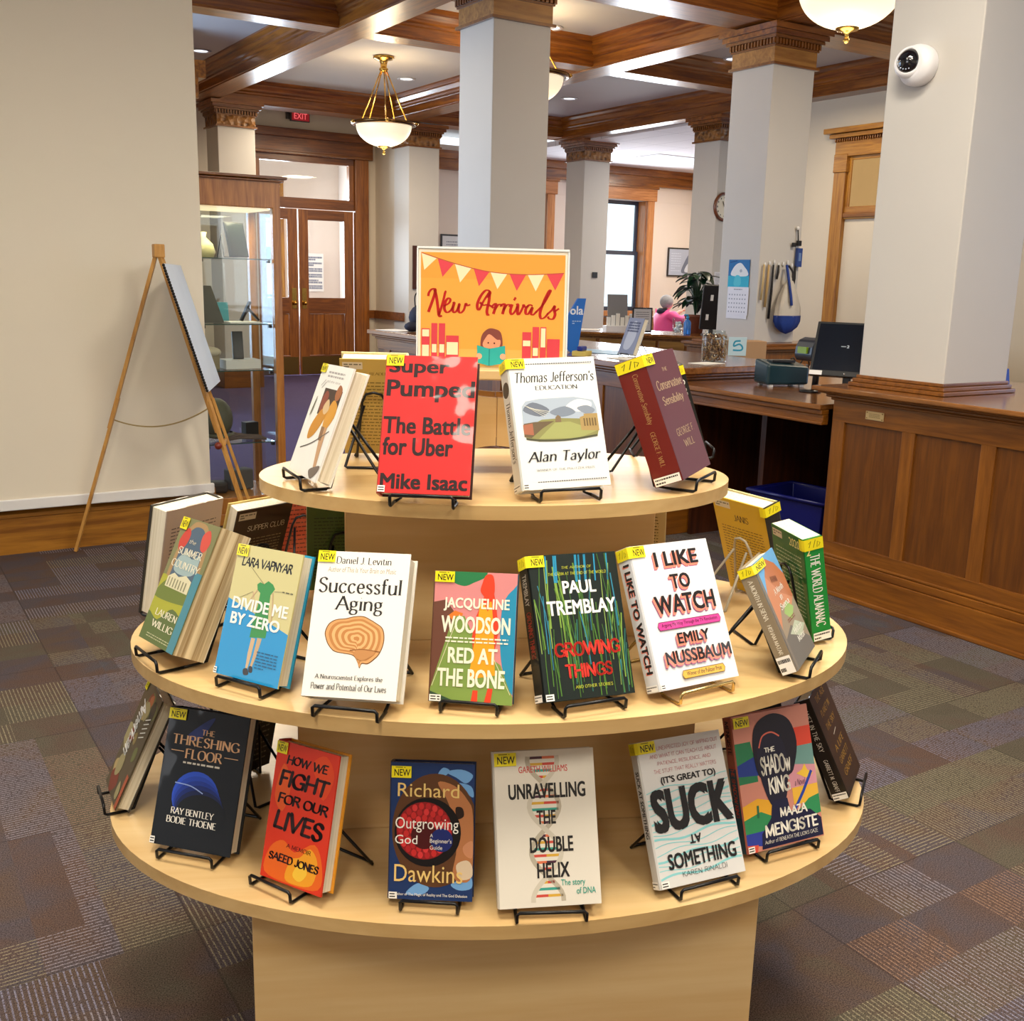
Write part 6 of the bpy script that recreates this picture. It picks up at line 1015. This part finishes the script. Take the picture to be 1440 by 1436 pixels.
for i in range(3): cbw.tube(smooth_path([(5.75+i*.14, 5.55, .949), (5.80+i*.14, 5.53, 1.0+i*.01), (5.86+i*.14, 5.55, .95), (5.9+i*.14, 5.62, .949)], 5), .006, BLACK, 6)
tag(cbw.build('cable'), 'looped black cables beside the cardboard box', 'cable')
tag(MB().box((-.2, -.07, 0), (.2, .07, .025), BLACKP).build('keyboard', loc=(6.0, 6.35, .941), rot=(0, 0, -.6), bevel=.004), 'black keyboard on the work table behind the jar', 'keyboard')
# on the angled counter
def at(u, v, z=1.001): # along / into the angled counter
    c_, s_ = math.cos(-.91), math.sin(-.91); return (6.98+u*c_-v*s_, 8.69+u*s_+v*c_, z)
fl = thing('leaflet_holder', 'grey leaflet holder with white slips on the angled counter', 'holder', at(-.24, .25), -.4)
MB().box((-.11, .05, .015), (.11, .06, .40), mat('grey_board', (126, 124, 126), .5), Matrix.Rotation(R(-10), 4, 'X')).build('back_board', fl); m = MB().box((-.16, -.08, 0), (.16, .08, .06), WHITEP)
for i in range(6): m.box((-.14+i*.05, -.02, .05), (-.10+i*.05, 0, .15+.02*(i % 3)), PAPER)
m.build('tray', fl)
fs = thing('framed_notice', 'small black framed notice on the angled counter before the woman in pink', 'sign', at(.02, .2), -.35); MB().box((-.11, 0, 0), (.11, .012, .26), BLACKP).build('frame', fs, .002)
m = MB().box((-.095, -.003, .02), (.095, .0, .245), mat('notice_grey', (205, 205, 208), .5)); Paint(m, (-.095, -.0032, .02), (.19, 0, 0), (0, 0, .225), (0, -1, 0)).blurb(12, 20, 88, 90, 7, '6c6c70', 3, .3); m.build('sheet', fs)
tag(MB().box((-.2, -.14, 0), (.2, .14, .006), PAPER).build('paper_sheet', loc=at(-.68, .32), rot=(0, 0, -.7)), 'white papers left of the leaflet holder on the angled counter', 'paper')
tag(MB().box((-.2, -.12, 0), (.2, .12, .012), BLACKP).build('laptop', loc=at(-1.15, .26), rot=(0, 0, -.8), bevel=.004), 'closed black laptop on the angled counter', 'laptop')
sb = thing('pump_bottle', 'blue hand sanitizer pump bottle beside the potted plant', 'bottle', at(.50, .20)); MB().lathe([(0, 0), (.035, 0), (.038, .01), (.038, .12), (.03, .14), (.012, .155), (.012, .165), (0, .165)], mat('sanitizer_blue', (60, 130, 215), .15, trans=.3), 18).build('bottle', sb); MB().tube([(0, 0, .165), (0, 0, .20), (-.045, 0, .20)], .009, mat('pump_blue', (40, 150, 200), .3), 8).lathe([(0, .16), (.016, .16), (.016, .185), (0, .185)], mat('pump_blue', (40, 150, 200), .3), 12).build('pump', sb)
vs_ = thing('vase', 'clear glass vase with white stones next to the pump bottle', 'vase', at(.40, .22)); MB().lathe([(0, 0), (.05, 0), (.055, .02), (.06, .17), (.055, .17), (.05, .02), (0, .012)], GLASS, 20).build('glass', vs_); m = MB()
for i in range(26): m.ball((rnd.uniform(-.03, .03), rnd.uniform(-.03, .03), rnd.uniform(.02, .12)), .014, mat('white_pebble', (225, 228, 235), .4), 8)
m.build('pebbles', vs_)
pl = thing('potted_plant', 'large dark green leafy plant in a pot on the angled counter', 'plant', at(.50, .62), 0); MB().lathe([(0, 0), (.085, 0), (.11, .17), (.118, .17), (.118, .19), (.10, .19), (.09, .16), (0, .16)], mat('terracotta', (140, 78, 52), .7), 22).build('pot', pl)
LG = mat('dark_leaf', (10, 40, 24), .3, noise=.4, nscale=20, coat=.3); LG2 = mat('mid_leaf', (22, 64, 34), .35, noise=.3, nscale=20, coat=.3); m = MB(); stm = MB()
for i in range(54):
    a = i*2.4+rnd.uniform(-.2, .2); el = rnd.uniform(.15, 1.25); L = rnd.uniform(.14, .24); r0 = rnd.uniform(.05, .17); ht = .24+rnd.uniform(.05, .40)
    base = Vector((0, 0, .17)); tip0 = Vector((math.cos(a)*r0*.6, math.sin(a)*r0*.6, ht)); stm.tube(smooth_path([base, base.lerp(tip0, .5)+Vector((0, 0, .07)), tip0], 4), .005, LG2, 5)
    dirv = Vector((math.cos(a)*math.cos(el*.4), math.sin(a)*math.cos(el*.4), .35-.3*el)).normalized(); sd = dirv.cross(Vector((0, 0, 1))).normalized(); nrm = sd.cross(dirv); vs = []; n = 7
    for q in range(n+1):
        t = q/n; wd = .052*math.sin(math.pi*min(1, t*.92+.05))**.8*(1-t*.25); c0 = tip0+dirv*L*t+Vector((0, 0, -.32*L*t*t*(1+el)))
        vs += [c0+sd*wd+nrm*.012, c0, c0-sd*wd+nrm*.012]
    m.add(vs, [f_ for q in range(n) for f_ in ((3*q, 3*q+1, 3*q+4, 3*q+3), (3*q+1, 3*q+2, 3*q+5, 3*q+4))], LG if i % 3 else LG2, True)
m.build('foliage', pl); stm.build('stem', pl)
bm = thing('monitor', 'black monitor seen from behind beside the plant', 'monitor', at(.72, .26), -.45); Mr = Matrix.Translation((0, 0, .06)) @ Matrix.Rotation(R(10), 4, 'X')
MB().box((-.11, -.02, 0), (.17, .02, .46), BLACKP, Mr).build('housing', bm, .008); m = MB().box((-.03, -.022, .30), (.0, -.019, .36), PAPER, Mr).box((-.06, -.022, .10), (-.03, -.019, .16), PAPER, Mr); m.build('sticker', bm); MB().box((-.06, -.06, 0), (.10, .10, .012), BLACKP).box((0, 0, .01), (.04, .03, .1), BLACKP).build('stand', bm)
# ------------------------------------------------------------------ things hung on the columns
FX = 6.75+G-CW/2
ca = thing('wall_calendar', 'wall calendar with a blue polar bear picture hung on the column', 'calendar', (6.745, 6.99, 1.28), 0)
m = MB().box((-.002, -.13, .22), (.0, .13, .46), ink('1d6fb0')); p = Paint(m, (-.0022, .13, .22), (0, -.26, 0), (0, 0, .24), (-1, 0, 0), False); p.rect(0, 40, 100, 100, '2f74b4'); p.rect(0, 0, 100, 42, '3ab4d6'); p.blob([(14, 44), (20, 66), (38, 84), (58, 88), (76, 74), (90, 60), (94, 44), (60, 40)], 'e8eef4'); p.blob([(30, 8), (34, 40), (52, 44), (62, 30), (60, 8)], '59c8e0'); p.blob([(54, 62), (62, 66), (66, 58), (58, 54)], 'aab8c8'); p.line([(6, 90), (40, 96)], 3, '1c4a86'); m.build('picture', ca)
m = MB().box((-.006, -.14, -.02), (-.003, .12, .225), mat('calendar_paper', (232, 234, 246), .6)); p = Paint(m, (-.0062, .12, -.02), (0, -.26, 0), (0, 0, .245), (-1, 0, 0), False); p.blurb(30, 88, 70, 95, 1, '8088a0', 3)
for r_ in range(5):
    for q in range(7): p.rect(8+q*12.5, 10+r_*15, 13+q*12.5, 15+r_*15, '9aa0b4'); p.k -= 1
m.build('date_sheet', ca); MB().box((-.003, -.13, -.05), (-.001, .125, .0), mat('calendar_paper', (232, 234, 246), .6)).build('back_sheet', ca)
hk = thing('hook_strip', 'row of clear hooks on the right face of the calendar column', 'hooks', (6.98, 6.752, 1.70)); m = MB()
for i in range(7): MB().ball((-.17+i*.055, -.006, .012*(i % 3)), (.014, .008, .022), mat('clear_hook', (225, 225, 225), .2), 8).build('hook', hk)
bgx = thing('tote_bag', 'white and blue drawstring bag hanging on the calendar column', 'bag', (7.06, 6.683, 1.70))
CAN = mat('canvas', (205, 198, 186), .8, noise=.06, nscale=30); BLU = mat('blue_canvas', (24, 58, 140), .7, noise=.15, nscale=30)
def bagprof(zs, ws): return [[(wd*math.cos(a)*(1+.13*math.sin(6*a+z*6)), wd*.40*math.sin(a)*(1+.16*math.sin(5*a-z*5)), z) for a in [2*math.pi*k/20 for k in range(20)]] for z, wd in zip(zs, ws)]
def rings(mb, rs, mm): n = 20; mb.add([v for r_ in rs for v in r_], [(i*n+k, i*n+(k+1) % n, (i+1)*n+(k+1) % n, (i+1)*n+k) for i in range(len(rs)-1) for k in range(n)], mm, True)
m = MB(); rings(m, bagprof((-.10, -.16, -.26, -.36, -.44), (.02, .055, .105, .135, .14)), CAN); m.build('body', bgx); m = MB(); rings(m, bagprof((-.43, -.48, -.53, -.57, -.59), (.141, .14, .115, .06, .005)), BLU); m.build('base', bgx)
m = MB(); m.tube(smooth_path([(-.02, .03, 0), (-.035, -.02, -.12), (-.03, -.06, -.28), (-.02, -.062, -.34)], 5), .013, BLU, 6).tube(smooth_path([(.0, .03, .0), (.03, 0, -.06), (.02, -.01, -.13)], 5), .010, mat('dark_strap', (40, 36, 40), .7), 6); m.build('strap', bgx)
for i, (x, c_, L, l, wd) in enumerate(((6.79, (196, 170, 120), .30, 'tan lanyard hanging leftmost on the column hooks', .012), (6.845, (186, 156, 104), .36, 'second tan lanyard on the column hooks', .014), (6.90, (24, 24, 28), .46, 'long black strap on the column hooks', .013), (6.965, (40, 38, 36), .12, 'short dark key fob on the column hooks', .012), (7.17, (30, 28, 30), .22, 'dark beaded keys right of the hanging bag', .014))):
    o = MB(); o.tube([(0, 0, 0), (-.006, -.004, -L*.5), (-.014, 0, -L)], [wd*.7, wd, wd*.9], mat('strap_%d' % i, c_, .7), 6); tag(o.build('lanyard' if i < 3 else 'key_fob', loc=(x, 6.735, 1.70)), l, 'strap' if i < 3 else 'keys')
ph = thing('phone_charger', 'small device with a cord hung high on the calendar column', 'device', (7.165, 6.735, 2.02)); MB().ball((0, 0, 0), (.018, .012, .018), WHITEP, 8).build('hook', ph)
m = MB().tube([(0, 0, 0), (.012, -.006, -.13)], .006, BLACK, 6).box((-.055, -.012, -.16), (-.02, .006, -.125), BLACKP).box((0, -.014, -.15), (.045, .006, -.105), BLACKP); m.build('cord', ph); m = MB().box((-.0, -.02, -.33), (.06, .008, -.17), mat('device_blue', (40, 70, 140), .3)); m.box((.015, -.0215, -.28), (.045, -.019, -.21), mat('device_face', (110, 140, 190), .3)); m.build('case', ph, .008)
ck = thing('wall_clock', 'round wooden wall clock on the far column, partly hidden', 'clock', (9.93, 10.655, 2.50)); Mw = Matrix.Rotation(R(90), 4, 'X')
MB().lathe([(.145, 0), (.185, 0), (.185, .02), (.17, .035), (.15, .03), (.145, 0)], wood('clock_wood', '5a2a12', '7d4420', 2, 10, .3, .5), 36, Mw).build('rim', ck); m = MB().lathe([(.15, .008), (0, .008)], mat('clock_face', (236, 232, 216), .5), 36, Mw); m.build('face', ck)
m = MB()
for i in range(12): a = i*math.pi/6; m.box((.118*math.sin(a)-.007, -.0105, .118*math.cos(a)-.011), (.118*math.sin(a)+.007, -.009, .118*math.cos(a)+.011), BLACKP)
m.build('numerals', ck); m = MB(); stick((0, -.013, 0), (-.03, -.013, .07), .005, BLACKP, m); stick((0, -.015, 0), (.085, -.015, .055), .0035, BLACKP, m); m.build('hands', ck)
def notice(nm, lab, loc, wd, ht, axis, frame, paperc, inkc, rows, cat='notice'):
    o = thing(nm, lab, cat, loc); y = -1
    if axis == 'y': a, U, N = (0, 0, 0), (wd, 0, 0), (0, -1, 0)
    if frame: MB().box((-.03, -.02, -.03), (wd+.03, 0, ht+.03), frame).build('frame', o, .004)
    m = MB().box((0, -.023 if frame else -.003, 0), (wd, -.018 if frame else 0, ht), mat('sheet_'+paperc, tuple(int(paperc[i:i+2], 16) for i in (0, 2, 4)), .4)); p = Paint(m, (0, -.0232 if frame else -.0032, 0), U, (0, 0, ht), N, False)
    rows(p); m.build('sheet', o); return o
def r_board(p):
    for i in range(11): p.rect(34, 5+i*6.2, 92, 9+i*6.2, 'd8d6d4'); p.k -= 1
    p.k += 1; p.rect(30, 76, 92, 96, 'c9ccd6')
notice('framed_board', 'dark framed board of white name strips on the far left column', (7.16, 14.105, 1.36), .27, .56, 'y', mat('walnut_frame', (66, 30, 22), .4), '4a2620', 'd8d6d4', r_board)
notice('framed_picture', 'dark framed picture on the pink wall left of the middle column', (8.9, 16.49, 1.75), .55, .45, 'y', mat('black_frame', (34, 30, 34), .35), 'd8dade', '9a9aa0', lambda p: p.blurb(14, 20, 86, 84, 6, '8a90a0', 4, .4))
notice('framed_picture', 'black framed grey picture on the wall beyond the plant', (13.99, 16.49, 1.65), .66, .50, 'y', mat('black_frame', (34, 30, 34), .35), 'a9b2c6', '6a7288', lambda p: (p.blob([(50, 10), (60, 50), (80, 86), (94, 70), (92, 14)], '6d7486'), p.blob([(62, 14), (70, 40), (84, 50), (90, 16)], 'c9cfda'), p.blurb(8, 12, 46, 88, 8, 'c6cede', 3, .3)))
notice('paper_notice', 'printed paper notice under the wall clock', (9.84, 10.656, 1.46), .17, .21, 'y', None, 'e4e4ea', '8a8a94', lambda p: p.blurb(12, 10, 88, 92, 10, '8f90a0', 4, .4))
tag(MB().box((-.05, -.012, -.045), (.05, 0, .045), mat('switch_black', (30, 30, 34), .4)).build('switch_plate', loc=(10.2, 13.795, 1.60), bevel=.004), 'black square plate on the white column left of the window', 'switch')
cm = thing('security_camera', 'white dome security camera with a dark lens on the big column', 'camera', (4.288, 3.36, 2.53)); Mc = Matrix.Rotation(R(-90), 4, 'Y'); WC = mat('camera_white', (238, 238, 242), .3)
MB().lathe([(.088, 0), (.09, .02), (.09, .045), (.082, .06), (.06, .075), (.055, .076), (0, .076)], WC, 36, Mc).build('housing', cm); Mh = Matrix.Translation((-.055, .018, .012)) @ Matrix.Rotation(R(-78), 4, 'Y') @ Matrix.Rotation(R(16), 4, 'X')
MB().lathe([(.072, -.02), (.074, .01), (.066, .024), (.058, .028), (.055, .028)], WC, 32, Mh).build('ring', cm); MB().ball((0, 0, .012), (.056, .056, .05), mat('smoked_dome', (14, 16, 24), .06, coat=1), 24, Mh).build('dome', cm)
m = MB()
for i in range(7): a = -.9+i*.3; m.ball(tuple(Mh @ Vector((.045*math.cos(a+2.6), .045*math.sin(a+2.6), .043))), .0035, mat('led_dot', (220, 230, 250), .2), 6)
m.build('infrared_led', cm)
bn = thing('recycling_bin', 'deep blue recycling bin under the lower oak desk', 'bin', (4.47, 3.98, 0), .08); BB = mat('bin_blue', (10, 16, 92), .35)
m = MB(); a0 = [(-.15, -.20, 0), (.15, -.20, 0), (.15, .20, 0), (-.15, .20, 0)]; o_ = [(x*1.25, y*1.25, .41) for x, y, z in a0]; i_ = [(x*1.18, y*1.18, .41) for x, y, z in a0]; ib = [(x*.92, y*.92, .02) for x, y, z in a0]
m.add(a0+o_+i_+ib, [(3, 2, 1, 0)]+[(k, (k+1) % 4, 4+(k+1) % 4, 4+k) for k in range(4)]+[(4+k, 4+(k+1) % 4, 8+(k+1) % 4, 8+k) for k in range(4)]+[(8+k, 8+(k+1) % 4, 12+(k+1) % 4, 12+k) for k in range(4)]+[(12, 13, 14, 15)], BB); m.build('tub', bn, .012)
MB().tube([(-.195, -.255, .407), (.195, -.255, .407), (.195, .255, .407), (-.195, .255, .407)], .012, BB, 8, True).build('rim', bn)
tag(MB().box((0, -.10, 0), (.05, .12, .10), mat('folder_blue', (24, 76, 190), .4)).build('folder', loc=(4.82, 3.2, 1.057), rot=(0, R(-14), .0), bevel=.004), 'blue folder tucked behind the camera column', 'folder')
# ------------------------------------------------------------------ reading room: person, table, chairs
def skin(name, pts, edges, rad, m, parent, sub=2):
    me = bpy.data.meshes.new(name); me.from_pydata(pts, edges, []); me.materials.append(m); o = bpy.data.objects.new(name, me); COL.objects.link(o); o.parent = parent
    s = o.modifiers.new('skin', 'SKIN'); s.use_smooth_shade = True
    for i, r_ in enumerate(rad): me.skin_vertices[0].data[i].radius = (r_, r_) if not isinstance(r_, tuple) else r_
    me.skin_vertices[0].data[0].use_root = True
    b = o.modifiers.new('sub', 'SUBSURF'); b.levels = sub; b.render_levels = sub; return o
pe = thing('person', 'grey haired person in a bright pink jacket reaching out, seated by the window', 'person', (11.42, 13.5, .03), -.2)
SK = mat('skin', (226, 176, 152), .5)
B = [(0, 0, .50), (0, -.02, .66), (0, -.03, .84), (0, -.02, .98), (.01, -.02, 1.04), (.03, -.03, 1.09), (.04, -.04, 1.14), (.04, -.04, 1.20),
     (.02, -.17, .98), (.16, -.26, .88), (.36, -.24, .96), (.44, -.22, 1.0), (.02, .14, .98), (.18, .24, .90), (.38, .22, .98), (.46, .2, 1.03),
     (.08, -.10, .48), (.46, -.11, .47), (.48, -.11, .10), (.60, -.11, .05), (.08, .10, .48), (.46, .11, .47), (.48, .11, .10), (.60, .11, .05), (.14, -.04, 1.12)]
E_ = [(0, 1), (1, 2), (2, 3), (3, 4), (4, 5), (5, 6), (6, 7), (3, 8), (8, 9), (9, 10), (10, 11), (3, 12), (12, 13), (13, 14), (14, 15), (0, 16), (16, 17), (17, 18), (18, 19), (0, 20), (20, 21), (21, 22), (22, 23), (6, 24)]
RD = [.14, .13, .135, .10, .055, .07, .085, .06, .06, .045, .035, .03, .06, .045, .035, .03, .09, .065, .045, .035, .09, .065, .045, .035, .02]
skin('body', B, E_, RD, SK, pe)
PK_ = mat('pink_jacket', (250, 92, 158), .6, noise=.05, nscale=20)
skin('jacket', B[:4]+B[8:11]+B[12:15], [(0, 1), (1, 2), (2, 3), (3, 4), (4, 5), (5, 6), (3, 7), (7, 8), (8, 9)], [.165, .18, .185, .135, .095, .078, .06, .095, .078, .06], PK_, pe)
skin('trousers', [B[0], B[16], B[17], B[18], B[20], B[21], B[22]], [(0, 1), (1, 2), (2, 3), (0, 4), (4, 5), (5, 6)], [.15, .105, .078, .06, .105, .078, .06], mat('dark_trousers', (44, 44, 56), .8), pe)
MB().ball((.015, -.04, 1.175), (.112, .108, .112), mat('grey_hair', (158, 156, 158), .8, noise=.3, nscale=60), 20).build('hair', pe)
MB().lathe([(.075, .98), (.11, 1.0), (.10, 1.04), (.07, 1.07), (.06, 1.05)], mat('navy_collar', (38, 32, 52), .8), 18).build('collar', pe, loc=(-.03, -.02, 0))
def hand(base, s):
    for i, (dy, L) in enumerate(((-.028, .075), (-.01, .085), (.009, .08), (.027, .065))): skin('finger', [(0, 0, 0), (.05, dy, .0), (.05+L*.6, dy*1.1, -.006), (.05+L, dy*1.1, -.02)], [(0, 1), (1, 2), (2, 3)], [.018, .011, .009, .008], SK, pe, 1).location = base
    skin('thumb', [(0, 0, 0), (.025, s*.035, .01), (.06, s*.05, .012)], [(0, 1), (1, 2)], [.016, .011, .009], SK, pe, 1).location = base
hand(Vector(B[11]), 1); hand(Vector(B[15]), -1)
TW = wood('reading_table_oak', '7a3f1e', 'a8663a', 0, 12, .3, .3)
t = thing('table', 'oak reading table in front of the person in pink', 'table', (12.35, 13.35, 0), -.2); MB().box((-.55, -.7, .72), (.55, .7, .76), TW).build('tabletop', t, .006)
for sx in (-.48, .48):
    for sy in (-.62, .62): MB().box((sx-.03, sy-.03, 0), (sx+.03, sy+.03, .72), TW).build('leg', t)
sheet('bright open papers on the reading table', 12.15, 13.3, .761, .3, .42, .1)
def chair(label, x, y, rz):
    c = thing('chair', label, 'chair', (x, y, 0), rz, 'wooden reading room chairs'); CWD = wood('chair_wood', 'a8683c', 'c98e5c', 2, 14, .35, .2)
    MB().box((-.21, -.21, .43), (.21, .21, .465), CWD).build('seat', c, .01)
    for sx in (-.18, .18):
        MB().box((sx-.018, -.2, 0), (sx+.018, -.165, .43), CWD).build('leg', c); MB().box((sx-.018, .17, 0), (sx+.018, .205, .95), CWD).build('leg', c)
    m = MB().box((-.17, .175, .84), (.17, .195, .93), CWD).box((-.17, .175, .62), (.17, .195, .66), CWD)
    for i in range(5): m.box((-.13+i*.06, .178, .66), (-.11+i*.06, .19, .84), CWD)
    m.build('backrest', c); return c
so = thing('stool', 'low wooden stool under the person in pink', 'stool', (11.42, 13.5, 0)); MB().lathe([(0, .28), (.19, .28), (.2, .30), (.19, .325), (0, .325)], TW, 24).build('seat', so)
for a in range(4): MB().tube([(.1*math.cos(a*math.pi/2+.8), .1*math.sin(a*math.pi/2+.8), .29), (.17*math.cos(a*math.pi/2+.8), .17*math.sin(a*math.pi/2+.8), 0)], .018, TW, 8).build('leg', so)
chair('wooden slat-back chair across the table from the person in pink', 11.30, 12.6, R(160)); chair('pale wooden chair left of the person in pink, behind the counter', 10.05, 12.6, R(200))
